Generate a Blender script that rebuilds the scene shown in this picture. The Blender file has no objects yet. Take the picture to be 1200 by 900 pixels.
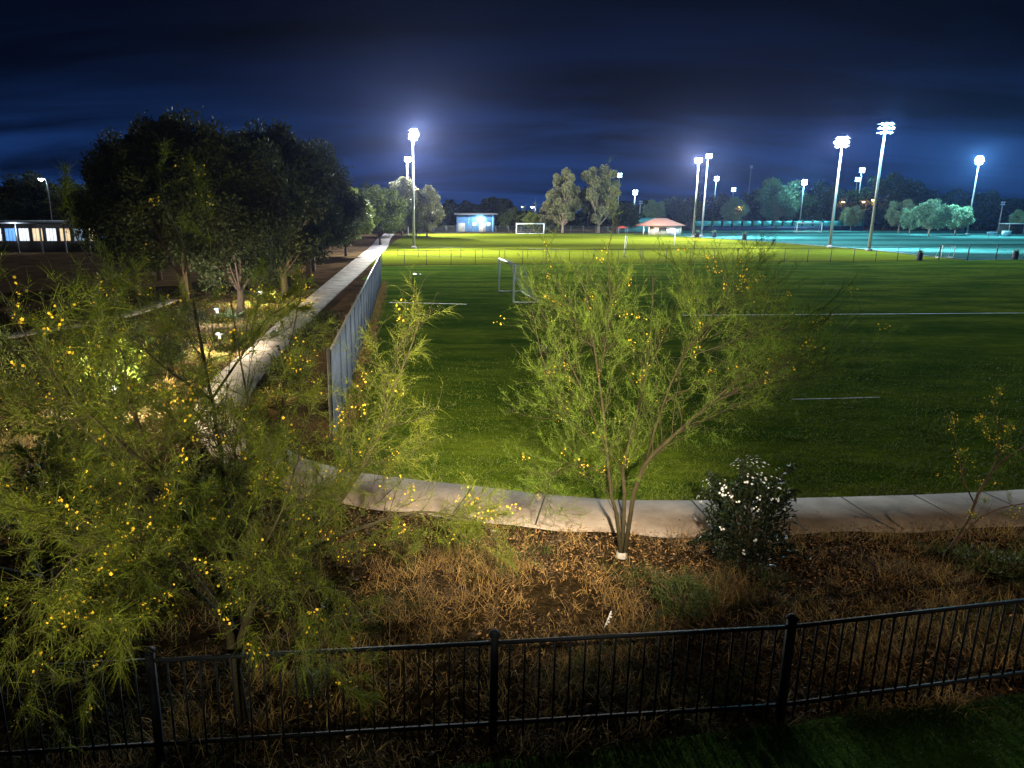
import bpy, math, random
import numpy as np
from mathutils import Vector
R = math.radians
S = bpy.context.scene
COL = S.collection
rng = np.random.default_rng(7)
random.seed(7)

# ------------------------------------------------------------------ camera, sky, light levels
F_PX, CX, CY, YH, CAM_H = 840.0, 520.0, 450.0, 248.0, 5.5
PITCH = math.atan((CY - YH) / F_PX)
cam_d = bpy.data.cameras.new('camera'); cam = bpy.data.objects.new('camera', cam_d); COL.objects.link(cam)
cam.location = (0, 0, CAM_H); cam.rotation_euler = (R(90) - PITCH, 0, 0)
cam_d.sensor_width = 36; cam_d.lens = 36 * F_PX / 1200; cam_d.shift_x = (600 - CX) / 1200
cam_d.clip_start = 0.1; cam_d.clip_end = 4000
S.camera = cam
S.view_settings.view_transform = 'Standard'; S.view_settings.look = 'None'
S.view_settings.exposure = 0.0; S.view_settings.gamma = 1.0; S.view_settings.use_curve_mapping = False
S.render.engine = 'CYCLES'
S.cycles.use_denoising = True
S.cycles.max_bounces = 6; S.cycles.diffuse_bounces = 3; S.cycles.transparent_max_bounces = 8
S.cycles.volume_bounces = 0; S.cycles.caustics_reflective = False; S.cycles.caustics_refractive = False
S.cycles.sample_clamp_indirect = 4.0

FLOOD_W = 190000.0         # watts of one flood-light mast over the grass pitch
COURT_W = 175000.0         # ... over the turf field on the right
HAZE_DENSITY = 0.00006
WARM = (1.0, 0.80, 0.52); FLOOD = (0.98, 1.0, 0.88); CYAN = (0.30, 0.85, 1.0); BLUEW = (0.62, 0.85, 1.0)

world = bpy.data.worlds.new('World'); S.world = world; world.use_nodes = True
nt = world.node_tree; nt.nodes.clear()
def N(tree, t, **kw):
    n = tree.nodes.new(t)
    for k, v in kw.items():
        if k.startswith('i_'):
            n.inputs[k[2:].replace('_', ' ')].default_value = v
        else: setattr(n, k, v)
    return n
out = N(nt, 'ShaderNodeOutputWorld'); bg = N(nt, 'ShaderNodeBackground')
tc = N(nt, 'ShaderNodeTexCoord'); sep = N(nt, 'ShaderNodeSeparateXYZ')
nt.links.new(tc.outputs['Generated'], sep.inputs[0])
ramp = N(nt, 'ShaderNodeValToRGB')
cr = ramp.color_ramp
cr.elements[0].position = 0.0; cr.elements[0].color = (0.0045, 0.0200, 0.0800, 1)
cr.elements[1].position = 0.48; cr.elements[1].color = (0.0003, 0.0006, 0.0018, 1)
e = cr.elements.new(0.07); e.color = (0.0036, 0.0150, 0.0620, 1)
e = cr.elements.new(0.16); e.color = (0.0012, 0.0044, 0.0180, 1)
e = cr.elements.new(0.28); e.color = (0.0004, 0.0010, 0.0034, 1)
nt.links.new(sep.outputs['Z'], ramp.inputs[0])
# thin streaky cloud, seen in the flat plane of the cloud layer
zadd = N(nt, 'ShaderNodeMath', operation='ADD'); zadd.inputs[1].default_value = 0.16
nt.links.new(sep.outputs['Z'], zadd.inputs[0])
dx = N(nt, 'ShaderNodeMath', operation='DIVIDE'); dy = N(nt, 'ShaderNodeMath', operation='DIVIDE')
nt.links.new(sep.outputs['X'], dx.inputs[0]); nt.links.new(zadd.outputs[0], dx.inputs[1])
nt.links.new(sep.outputs['Y'], dy.inputs[0]); nt.links.new(zadd.outputs[0], dy.inputs[1])
comb = N(nt, 'ShaderNodeCombineXYZ')
nt.links.new(dx.outputs[0], comb.inputs[0]); nt.links.new(dy.outputs[0], comb.inputs[1])
mp = N(nt, 'ShaderNodeMapping'); mp.inputs['Scale'].default_value = (0.42, 1.0, 1); mp.inputs['Rotation'].default_value = (0, 0, R(-14))
nt.links.new(comb.outputs[0], mp.inputs[0])
cn = N(nt, 'ShaderNodeTexNoise'); cn.inputs['Scale'].default_value = 1.1; cn.inputs['Detail'].default_value = 7; cn.inputs['Roughness'].default_value = 0.55
cn.inputs['Distortion'].default_value = 0.5
nt.links.new(mp.outputs[0], cn.inputs['Vector'])
cramp = N(nt, 'ShaderNodeMapRange'); cramp.inputs['From Min'].default_value = 0.38; cramp.inputs['From Max'].default_value = 0.62
cramp.inputs['To Min'].default_value = 2.1; cramp.inputs['To Max'].default_value = 0.30
nt.links.new(cn.outputs['Fac'], cramp.inputs['Value'])
mul = N(nt, 'ShaderNodeVectorMath', operation='SCALE')
nt.links.new(ramp.outputs[0], mul.inputs[0]); nt.links.new(cramp.outputs[0], mul.inputs['Scale'])
# last trace of dusk from the physical sky, far below the horizon
sky = N(nt, 'ShaderNodeTexSky', sky_type='NISHITA'); sky.sun_disc = False
sky.sun_elevation = R(-6); sky.sun_rotation = R(40)
skm = N(nt, 'ShaderNodeVectorMath', operation='SCALE'); skm.inputs['Scale'].default_value = 0.004
nt.links.new(sky.outputs[0], skm.inputs[0])
sadd = N(nt, 'ShaderNodeVectorMath', operation='ADD')
nt.links.new(mul.outputs[0], sadd.inputs[0]); nt.links.new(skm.outputs[0], sadd.inputs[1])
nt.links.new(sadd.outputs[0], bg.inputs[0]); bg.inputs[1].default_value = 1.0
nt.links.new(bg.outputs[0], out.inputs[0])

# moonlight: weak sun added as fill for the dark areas
sd = bpy.data.lights.new('night_fill', 'SUN'); sd.energy = 0.08; sd.angle = R(0.5); sd.color = (0.75, 0.85, 1.0)
so = bpy.data.objects.new('night_fill', sd); so.rotation_euler = (R(40), 0, R(-30)); COL.objects.link(so)

def aim(o, tgt):
    o.rotation_euler = (Vector(tgt) - Vector(o.location)).to_track_quat('-Z', 'Y').to_euler()
def spot(name, loc, tgt, watts, color, angle, blend=0.6, radius=0.3, parent=None):
    d = bpy.data.lights.new(name, 'SPOT'); d.energy = watts; d.color = color; d.spot_size = R(angle); d.spot_blend = blend
    d.shadow_soft_size = radius
    o = bpy.data.objects.new(name, d); COL.objects.link(o)
    o.location = loc; aim(o, tgt)
    if parent:
        o.location = Vector(loc) - parent.location; o.parent = parent
    return o
def point(name, loc, watts, color, radius=0.2, parent=None):
    d = bpy.data.lights.new(name, 'POINT'); d.energy = watts; d.color = color; d.shadow_soft_size = radius
    o = bpy.data.objects.new(name, d); COL.objects.link(o); o.location = loc
    if parent:
        o.location = Vector(loc) - parent.location; o.parent = parent
    return o
# the lamps on the photographer's own building, behind and above the camera
spot('house_floodlight', (0.9, -1.2, 6.8), (1.7, 18.8, 0.0), 42000, WARM, 38, 1.0, 0.10)
spot('house_floodlight', (-4.0, -1.6, 5.2), (-1.9, 7.0, 2.9), 8000, (1.0, 0.86, 0.50), 37, 1.0, 0.15)
spot('house_floodlight', (12.5, 1.0, 5.0), (8.0, 9.6, 0.0), 2900, (1.0, 0.74, 0.45), 60, 1.0, 0.12)

# ------------------------------------------------------------------ helpers
def g(x, y, z=0.0):       # a point of the photograph (1200x900) on the plane at height z
    ax = (x - CX) / F_PX; ay = (CY - y) / F_PX
    fh = math.cos(PITCH) + ay * math.sin(PITCH); zz = -math.sin(PITCH) + ay * math.cos(PITCH)
    t = (z - CAM_H) / zz
    return Vector((ax * t, fh * t, z))
def at(x, y, D):          # a point of the photograph at the ground distance D
    ax = (x - CX) / F_PX; ay = (CY - y) / F_PX
    fh = math.cos(PITCH) + ay * math.sin(PITCH); zz = -math.sin(PITCH) + ay * math.cos(PITCH)
    t = D / fh
    return Vector((ax * t, D, CAM_H + zz * t))

def tag(o, label=None, cat=None, group=None, kind=None):
    if label: o['label'] = label
    if cat: o['category'] = cat
    if group: o['group'] = group
    if kind: o['kind'] = kind
    return o
def thing(name, label, cat, loc=(0, 0, 0), rz=0.0, group=None):
    o = bpy.data.objects.new(name, None); COL.objects.link(o); o.empty_display_size = 0.2
    o.location = loc; o.rotation_euler = (0, 0, rz)
    return tag(o, label, cat, group)
def children(o): return [c for c in bpy.data.objects if c.parent is o]
def copy_tree(o, parent=None, kids=None):
    c = o.copy(); COL.objects.link(c)
    if parent: c.parent = parent
    for ch in o.children: copy_tree(ch, c)
    return c

class MB:
    """collects shapes; build() links them as one mesh object"""
    def __init__(s): s.V = []; s.Q = []; s.T = []; s.n = 0; s.qm = []; s.tm = []
    def add(s, v, quads=None, tris=None, m=0):
        v = np.asarray(v, np.float32).reshape(-1, 3); s.V.append(v)
        if quads is not None and len(quads):
            q = np.asarray(quads, np.int64).reshape(-1, 4) + s.n; s.Q.append(q); s.qm.append(np.full(len(q), m))
        if tris is not None and len(tris):
            t = np.asarray(tris, np.int64).reshape(-1, 3) + s.n; s.T.append(t); s.tm.append(np.full(len(t), m))
        s.n += len(v); return s
    def box(s, c, size, m=0, rz=0.0, taper=1.0):
        x, y, z = (np.array(size) / 2.0)
        v = np.array([(-x, -y, -z), (x, -y, -z), (x, y, -z), (-x, y, -z), (-x * taper, -y * taper, z), (x * taper, -y * taper, z), (x * taper, y * taper, z), (-x * taper, y * taper, z)])
        if rz:
            ca, sa = math.cos(rz), math.sin(rz)
            v = np.stack([v[:, 0] * ca - v[:, 1] * sa, v[:, 0] * sa + v[:, 1] * ca, v[:, 2]], 1)
        return s.add(v + np.array(c), [(0, 3, 2, 1), (4, 5, 6, 7), (0, 1, 5, 4), (1, 2, 6, 5), (2, 3, 7, 6), (3, 0, 4, 7)], m=m)
    def tube(s, P, r, sides=6, m=0, cap=True):
        P = np.asarray(P, float); k = len(P)
        r = np.full(k, r) if np.isscalar(r) else np.asarray(r, float)
        T = np.gradient(P, axis=0); T /= (np.linalg.norm(T, axis=1, keepdims=True) + 1e-9)
        up = np.array([0, 0, 1.0]) if abs(T[0][2]) < 0.9 else np.array([1.0, 0, 0])
        A = np.cross(T[0], up); A /= np.linalg.norm(A)
        V = []
        ang = np.arange(sides) * 2 * math.pi / sides
        for i in range(k):
            A = A - T[i] * A.dot(T[i]); A /= (np.linalg.norm(A) + 1e-9); B = np.cross(T[i], A)
            V.append(P[i] + r[i] * (np.cos(ang)[:, None] * A + np.sin(ang)[:, None] * B))
        V = np.concatenate(V)
        q = []
        for i in range(k - 1):
            for j in range(sides):
                j2 = (j + 1) % sides
                q.append((i * sides + j, i * sides + j2, (i + 1) * sides + j2, (i + 1) * sides + j))
        t = []
        if cap:
            V = np.concatenate([V, P[:1], P[-1:]]); a = k * sides
            for j in range(sides):
                j2 = (j + 1) % sides
                t.append((a, j2, j)); t.append((a + 1, (k - 1) * sides + j, (k - 1) * sides + j2))
        return s.add(V, q, t, m=m)
    def bar(s, a, b, r, sides=6, m=0, r2=None):
        return s.tube([a, b], [r, r if r2 is None else r2], sides, m)
    def lathe(s, c, prof, sides=16, m=0):
        V = []; q = []
        for (r, z) in prof:
            for j in range(sides):
                an = 2 * math.pi * j / sides; V.append((c[0] + r * math.cos(an), c[1] + r * math.sin(an), c[2] + z))
        for i in range(len(prof) - 1):
            for j in range(sides):
                j2 = (j + 1) % sides; q.append((i * sides + j, i * sides + j2, (i + 1) * sides + j2, (i + 1) * sides + j))
        return s.add(V, q, m=m)
    def poly(s, pts, z=0.0, m=0):
        s.poly_pts = [(p[0], p[1], z) for p in pts]; return s
    def build(s, name, mats, parent=None, smooth=False):
        me = bpy.data.meshes.new(name)
        V = np.concatenate(s.V).astype(np.float32)
        Q = np.concatenate(s.Q) if s.Q else np.zeros((0, 4), np.int64)
        T = np.concatenate(s.T) if s.T else np.zeros((0, 3), np.int64)
        me.vertices.add(len(V)); me.vertices.foreach_set('co', V.ravel())
        loops = np.concatenate([Q.ravel(), T.ravel()]).astype(np.int32)
        me.loops.add(len(loops)); me.loops.foreach_set('vertex_index', loops)
        me.polygons.add(len(Q) + len(T))
        st = np.concatenate([np.arange(len(Q)) * 4, len(Q) * 4 + np.arange(len(T)) * 3]).astype(np.int32)
        me.polygons.foreach_set('loop_start', st)
        mi = np.concatenate((s.qm or [np.zeros(0)]) + (s.tm or [np.zeros(0)])).astype(np.int32)
        me.polygons.foreach_set('material_index', mi)
        if smooth: me.polygons.foreach_set('use_smooth', np.ones(len(mi), bool))
        me.update(calc_edges=True); me.validate()
        for m in (mats if isinstance(mats, (list, tuple)) else [mats]): me.materials.append(m)
        o = bpy.data.objects.new(name, me); COL.objects.link(o)
        if parent: o.parent = parent
        return o
def flat(name, pts, z, mat_, kind='structure'):
    me = bpy.data.meshes.new(name); me.from_pydata([(p[0], p[1], z) for p in pts], [], [tuple(range(len(pts)))]); me.materials.append(mat_)
    me.update()
    o = bpy.data.objects.new(name, me); COL.objects.link(o); o['kind'] = kind
    if me.polygons[0].normal.z < 0: me.flip_normals()
    return o

# ------------------------------------------------------------------ materials
def mat(name, col, rough=0.8, col2=None, scale=3.0, detail=5, metal=0.0, bump=0.0, bscale=None, island=False, transl=0.0, spec=0.3, stretch=None, rng_=(0.35, 0.65)):
    m = bpy.data.materials.new(name); m.use_nodes = True; t = m.node_tree
    b = t.nodes['Principled BSDF']; b.inputs['Roughness'].default_value = rough; b.inputs['Metallic'].default_value = metal
    b.inputs['Specular IOR Level'].default_value = spec
    b.inputs['Base Color'].default_value = (*col, 1)
    colout = None
    if col2 is not None:
        mx = N(t, 'ShaderNodeMix', data_type='RGBA')
        mx.inputs['A'].default_value = (*col, 1); mx.inputs['B'].default_value = (*col2, 1)
        if island:
            gi = N(t, 'ShaderNodeNewGeometry'); t.links.new(gi.outputs['Random Per Island'], mx.inputs['Factor'])
        else:
            tcn = N(t, 'ShaderNodeTexCoord'); src = tcn.outputs['Object']
            if stretch:
                mpn = N(t, 'ShaderNodeMapping'); mpn.inputs['Scale'].default_value = stretch; t.links.new(src, mpn.inputs[0]); src = mpn.outputs[0]
            nz = N(t, 'ShaderNodeTexNoise'); nz.inputs['Scale'].default_value = scale; nz.inputs['Detail'].default_value = detail
            nz.inputs['Roughness'].default_value = 0.6
            t.links.new(src, nz.inputs['Vector'])
            mr = N(t, 'ShaderNodeMapRange'); mr.inputs['From Min'].default_value = rng_[0]; mr.inputs['From Max'].default_value = rng_[1]
            t.links.new(nz.outputs['Fac'], mr.inputs['Value']); t.links.new(mr.outputs[0], mx.inputs['Factor'])
        t.links.new(mx.outputs['Result'], b.inputs['Base Color']); colout = mx.outputs['Result']
    if bump:
        tcn = N(t, 'ShaderNodeTexCoord'); nb = N(t, 'ShaderNodeTexNoise'); nb.inputs['Scale'].default_value = bscale or scale * 4; nb.inputs['Detail'].default_value = 6
        t.links.new(tcn.outputs['Object'], nb.inputs['Vector'])
        bp = N(t, 'ShaderNodeBump'); bp.inputs['Strength'].default_value = bump; bp.inputs['Distance'].default_value = 0.05
        t.links.new(nb.outputs['Fac'], bp.inputs['Height']); t.links.new(bp.outputs[0], b.inputs['Normal'])
    if transl:
        tr = N(t, 'ShaderNodeBsdfTranslucent'); tr.inputs[0].default_value = (*col, 1)
        if colout: t.links.new(colout, tr.inputs[0])
        ms = N(t, 'ShaderNodeMixShader'); ms.inputs[0].default_value = transl
        o = t.nodes['Material Output']
        t.links.new(b.outputs[0], ms.inputs[1]); t.links.new(tr.outputs[0], ms.inputs[2]); t.links.new(ms.outputs[0], o.inputs[0])
    return m
def emit(name, col, strength):
    m = bpy.data.materials.new(name); m.use_nodes = True
    b = m.node_tree.nodes['Principled BSDF']; b.inputs['Base Color'].default_value = (*[min(c, .8) for c in col], 1)
    b.inputs['Emission Color'].default_value = (*col, 1); b.inputs['Emission Strength'].default_value = strength
    return m

def grass_mat(name, c1, c2, c3, fine, stripes=None):
    """two scales of patchiness, soft darker stripes along Y when asked, fine blade bump"""
    m = bpy.data.materials.new(name); m.use_nodes = True; t = m.node_tree; b = t.nodes['Principled BSDF']
    b.inputs['Roughness'].default_value = 1.0; b.inputs['Specular IOR Level'].default_value = 0.0
    tcn = N(t, 'ShaderNodeTexCoord')
    n1 = N(t, 'ShaderNodeTexNoise'); n1.inputs['Scale'].default_value = 0.35; n1.inputs['Detail'].default_value = 8; n1.inputs['Roughness'].default_value = 0.7
    n2 = N(t, 'ShaderNodeTexNoise'); n2.inputs['Scale'].default_value = fine; n2.inputs['Detail'].default_value = 8; n2.inputs['Roughness'].default_value = 0.75
    mp2 = N(t, 'ShaderNodeMapping'); mp2.inputs['Scale'].default_value = (0.55, 1.0, 1.0); mp2.inputs['Rotation'].default_value = (0, 0, R(8))
    mp1 = N(t, 'ShaderNodeMapping'); mp1.inputs['Scale'].default_value = (0.4, 1.0, 1.0); mp1.inputs['Rotation'].default_value = (0, 0, R(-5)); t.links.new(tcn.outputs['Object'], mp1.inputs[0]); t.links.new(mp1.outputs[0], n1.inputs['Vector']); t.links.new(tcn.outputs['Object'], mp2.inputs[0]); t.links.new(mp2.outputs[0], n2.inputs['Vector'])
    r1 = N(t, 'ShaderNodeMapRange'); r1.inputs['From Min'].default_value = 0.42; r1.inputs['From Max'].default_value = 0.60; t.links.new(n1.outputs['Fac'], r1.inputs['Value'])
    r2 = N(t, 'ShaderNodeMapRange'); r2.inputs['From Min'].default_value = 0.36; r2.inputs['From Max'].default_value = 0.66; t.links.new(n2.outputs['Fac'], r2.inputs['Value'])
    a = N(t, 'ShaderNodeMix', data_type='RGBA'); a.inputs['A'].default_value = (*c1, 1); a.inputs['B'].default_value = (*c2, 1); t.links.new(r1.outputs[0], a.inputs['Factor'])
    c = N(t, 'ShaderNodeMix', data_type='RGBA'); c.inputs['B'].default_value = (*c3, 1); t.links.new(a.outputs['Result'], c.inputs['A'])
    mm = N(t, 'ShaderNodeMath', operation='MULTIPLY'); mm.inputs[1].default_value = 0.58; t.links.new(r2.outputs[0], mm.inputs[0]); t.links.new(mm.outputs[0], c.inputs['Factor'])
    last = c.outputs['Result']
    if stripes:
        period, depth, phase = stripes
        sp = N(t, 'ShaderNodeSeparateXYZ'); t.links.new(tcn.outputs['Object'], sp.inputs[0])
        nx = N(t, 'ShaderNodeTexNoise'); nx.inputs['Scale'].default_value = 0.05; t.links.new(tcn.outputs['Object'], nx.inputs['Vector'])
        k1 = N(t, 'ShaderNodeMath', operation='MULTIPLY_ADD'); k1.inputs[1].default_value = 6.0; t.links.new(nx.outputs['Fac'], k1.inputs[0]); t.links.new(sp.outputs['Y'], k1.inputs[2])
        k1b = N(t, 'ShaderNodeMath', operation='ADD'); k1b.inputs[1].default_value = phase; t.links.new(k1.outputs[0], k1b.inputs[0]); k1 = k1b
        k2 = N(t, 'ShaderNodeMath', operation='MULTIPLY'); k2.inputs[1].default_value = 2 * math.pi / period; t.links.new(k1.outputs[0], k2.inputs[0])
        k3 = N(t, 'ShaderNodeMath', operation='SINE'); t.links.new(k2.outputs[0], k3.inputs[0])
        k4 = N(t, 'ShaderNodeMapRange'); k4.inputs['From Min'].default_value = -0.7; k4.inputs['From Max'].default_value = 0.7
        k4.inputs['To Min'].default_value = 1 - depth; k4.inputs['To Max'].default_value = 1.0; t.links.new(k3.outputs[0], k4.inputs['Value'])
        sc = N(t, 'ShaderNodeVectorMath', operation='SCALE'); t.links.new(last, sc.inputs[0]); t.links.new(k4.outputs[0], sc.inputs['Scale'])
        last = sc.outputs[0]
    t.links.new(last, b.inputs['Base Color'])
    nb = N(t, 'ShaderNodeTexNoise'); nb.inputs['Scale'].default_value = fine * 4; nb.inputs['Detail'].default_value = 4; t.links.new(tcn.outputs['Object'], nb.inputs['Vector'])
    bp = N(t, 'ShaderNodeBump'); bp.inputs['Strength'].default_value = 0.7; bp.inputs['Distance'].default_value = 0.04
    t.links.new(nb.outputs['Fac'], bp.inputs['Height']); t.links.new(bp.outputs[0], b.inputs['Normal'])
    return m

M = {}
M['dirt'] = mat('dirt', (0.080, 0.048, 0.026), 1.0, (0.026, 0.020, 0.010), 0.5, 10, bump=0.5, bscale=9, spec=0.0)
M['mulch'] = mat('mulch', (0.050, 0.034, 0.017), 1.0, (0.012, 0.009, 0.005), 9, 8, bump=1.0, bscale=30, spec=0.0)
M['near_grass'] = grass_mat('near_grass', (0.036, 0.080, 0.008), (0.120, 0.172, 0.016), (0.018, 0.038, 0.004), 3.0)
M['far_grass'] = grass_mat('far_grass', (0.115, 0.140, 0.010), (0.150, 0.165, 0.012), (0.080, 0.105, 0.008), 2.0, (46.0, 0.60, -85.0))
M['turf'] = grass_mat('turf', (0.045, 0.130, 0.115), (0.075, 0.180, 0.165), (0.030, 0.095, 0.085), 1.0, (26.0, 0.5, 0.0))
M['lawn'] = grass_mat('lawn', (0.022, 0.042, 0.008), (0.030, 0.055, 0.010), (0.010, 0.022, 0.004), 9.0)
M['concrete'] = mat('concrete', (0.335, 0.295, 0.272), 0.95, (0.165, 0.138, 0.122), 0.9, 14, bump=0.15, bscale=60, spec=0.05)
M['joint'] = mat('joint', (0.025, 0.021, 0.018), 0.95)
M['line'] = mat('line_paint', (0.55, 0.57, 0.52), 0.8, (0.10, 0.15, 0.05), 1.1, 10, rng_=(0.42, 0.66))
M['black_iron'] = mat('black_iron', (0.003, 0.0045, 0.008), 0.65, (0.006, 0.008, 0.012), 9, metal=0.0, spec=0.05)
M['steel'] = mat('galvanised_steel', (0.36, 0.35, 0.34), 0.55, (0.26, 0.255, 0.25), 4, metal=0.3)
M['dark_steel'] = mat('dark_steel', (0.04, 0.045, 0.045), 0.6, (0.06, 0.065, 0.065), 5)
M['blue_slat'] = mat('blue_slat', (0.105, 0.145, 0.245), 0.6, (0.060, 0.088, 0.155), 2.5, 6, bump=0.1, bscale=12)
M['blue_batten'] = mat('blue_batten', (0.040, 0.058, 0.110), 0.6, (0.03, 0.045, 0.09), 4)
M['white_frame'] = mat('white_frame', (0.75, 0.76, 0.74), 0.5, (0.6, 0.62, 0.6), 6)
M['blue_frame'] = mat('pale_blue_frame', (0.40, 0.56, 0.68), 0.5, (0.32, 0.46, 0.58), 6)
M['faint_line'] = mat('faint_line', (0.13, 0.15, 0.07), 0.9, (0.06, 0.085, 0.02), 1.2, 8, rng_=(0.4, 0.62), spec=0.0)
M['net'] = mat('net', (0.35, 0.38, 0.38), 0.9)
M['bark'] = mat('bark', (0.130, 0.088, 0.055), 0.9, (0.050, 0.035, 0.022), 12, 8, bump=0.8, bscale=40, stretch=(1, 1, 0.25))
M['green_bark'] = mat('green_bark', (0.040, 0.036, 0.014), 0.9, (0.024, 0.018, 0.010), 7, 8, bump=0.5, bscale=40)
M['pale_bark'] = mat('pale_bark', (0.30, 0.22, 0.15), 0.85, (0.17, 0.12, 0.08), 5, 8, bump=0.5, bscale=10)
M['strand'] = mat('leaf_strand', (0.140, 0.165, 0.011), 0.7, (0.036, 0.060, 0.006), island=True, transl=0.35)
M['strand_mid'] = mat('leaf_strand_fresh', (0.150, 0.235, 0.016), 0.7, (0.050, 0.096, 0.008), island=True, transl=0.35)
M['petal'] = mat('petal', (0.72, 0.52, 0.035), 0.7, (0.50, 0.31, 0.018), island=True, transl=0.3)
M['white_petal'] = mat('white_petal', (0.80, 0.82, 0.84), 0.6, (0.66, 0.68, 0.72), island=True, transl=0.3)
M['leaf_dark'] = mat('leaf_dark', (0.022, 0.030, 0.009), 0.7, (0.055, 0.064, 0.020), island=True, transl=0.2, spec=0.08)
M['leaf_glossy'] = mat('leaf_glossy', (0.007, 0.013, 0.005), 0.5, (0.016, 0.026, 0.009), island=True, transl=0.1, spec=0.15)
M['leaf_bright'] = mat('leaf_bright', (0.085, 0.110, 0.022), 0.6, (0.150, 0.170, 0.045), island=True, transl=0.3, spec=0.08)
M['leaf_grey'] = mat('leaf_grey', (0.120, 0.118, 0.055), 0.6, (0.230, 0.220, 0.105), island=True, transl=0.25, spec=0.08)
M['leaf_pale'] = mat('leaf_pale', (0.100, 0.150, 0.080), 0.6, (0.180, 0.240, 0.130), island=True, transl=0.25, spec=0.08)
M['dry'] = mat('dry_blade', (0.370, 0.240, 0.085), 0.85, (0.075, 0.048, 0.020), island=True, transl=0.25)
M['dead'] = mat('dead_blade', (0.185, 0.140, 0.095), 0.9, (0.045, 0.034, 0.024), island=True, transl=0.2)
M['dry_red'] = mat('dry_red_leaf', (0.130, 0.070, 0.030), 0.9, (0.040, 0.024, 0.012), island=True, transl=0.2)
M['chip'] = mat('fallen_leaf', (0.340, 0.200, 0.085), 0.85, (0.060, 0.034, 0.016), island=True)
M['leaf_lime'] = mat('leaf_lime', (0.140, 0.190, 0.020), 0.7, (0.060, 0.090, 0.010), island=True, transl=0.3)
M['weed'] = mat('weed_leaf', (0.070, 0.095, 0.022), 0.7, (0.028, 0.042, 0.010), island=True, transl=0.25)
M['blade'] = mat('grass_blade', (0.150, 0.195, 0.020), 0.7, (0.036, 0.062, 0.007), island=True, transl=0.3)
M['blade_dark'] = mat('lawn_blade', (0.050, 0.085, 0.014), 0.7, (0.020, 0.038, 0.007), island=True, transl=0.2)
M['cream'] = mat('cream_render', (0.62, 0.56, 0.48), 0.85, (0.52, 0.47, 0.40), 1.5)
M['red_roof'] = mat('red_roof', (0.30, 0.125, 0.085), 0.9, (0.20, 0.085, 0.058), 3, stretch=(0.5, 0.5, 6))
M['teal'] = mat('teal_sheet', (0.08, 0.34, 0.33), 0.7, (0.05, 0.24, 0.24), 0.6)
M['blue_lit_wall'] = mat('blue_light_tinted_wall', (0.16, 0.34, 0.62), 0.8, (0.12, 0.27, 0.52), 1.2)  # blue of the lamp light on the hall front is put into this colour
M['navy'] = mat('navy_sheet', (0.03, 0.05, 0.12), 0.8, (0.02, 0.035, 0.09), 1)
M['grey_roof'] = mat('grey_roof', (0.16, 0.17, 0.19), 0.8, (0.11, 0.12, 0.14), 2)
M['dark_wall'] = mat('dark_wall', (0.05, 0.045, 0.04), 0.9, (0.035, 0.03, 0.028), 1)
M['red'] = mat('red_fabric', (0.35, 0.04, 0.02), 0.8, (0.25, 0.03, 0.02), 3)
M['rubber'] = mat('dark_plastic', (0.02, 0.022, 0.028), 0.5, (0.03, 0.032, 0.04), 6)
M['white_plastic'] = mat('white_plastic', (0.72, 0.73, 0.76), 0.5, (0.55, 0.56, 0.6), 20)
M['cloth'] = mat('pale_wrap', (0.36, 0.35, 0.35), 0.9, (0.20, 0.19, 0.19), 20)
M['lamp_flood'] = emit('lamp_flood', (1.0, 0.98, 0.92), 60)
M['lamp_blue'] = emit('lamp_blue', (0.72, 0.90, 1.0), 40)
M['lamp_cyan'] = emit('lamp_cyan', (0.55, 0.85, 1.0), 14)
M['lamp_orange'] = emit('lamp_orange', (1.0, 0.50, 0.18), 14)
M['lamp_off'] = mat('lamp_off', (0.35, 0.42, 0.5), 0.3)
M['lamp_garden'] = emit('lamp_garden', (1.0, 0.90, 0.66), 3)
M['win_white'] = emit('window_white', (0.85, 0.92, 1.0), 1.1)
M['win_warm'] = emit('window_warm', (1.0, 0.72, 0.42), 0.9)
M['win_blue'] = emit('window_blue', (0.16, 0.42, 0.95), 1.0)
M['win_dim'] = emit('window_dim', (0.55, 0.75, 1.0), 0.25)

# ------------------------------------------------------------------ ground, paths, fields
def catmull(P, step):
    P = [np.array(p, float) for p in P]; P = [2 * P[0] - P[1]] + P + [2 * P[-1] - P[-2]]; out = []
    for i in range(1, len(P) - 2):
        for t in np.linspace(0, 1, 24, endpoint=False):
            a, b, c, d = P[i - 1:i + 3]
            out.append(0.5 * ((2 * b) + (-a + c) * t + (2 * a - 5 * b + 4 * c - d) * t * t + (-a + 3 * b - 3 * c + d) * t ** 3))
    out.append(P[-2]); out = np.array(out)
    s = np.concatenate([[0], np.cumsum(np.linalg.norm(np.diff(out[:, :2], axis=0), axis=1))])
    q = np.linspace(0, s[-1], max(4, int(s[-1] / step) + 1))
    return np.stack([np.interp(q, s, out[:, k]) for k in range(out.shape[1])], 1)

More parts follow.
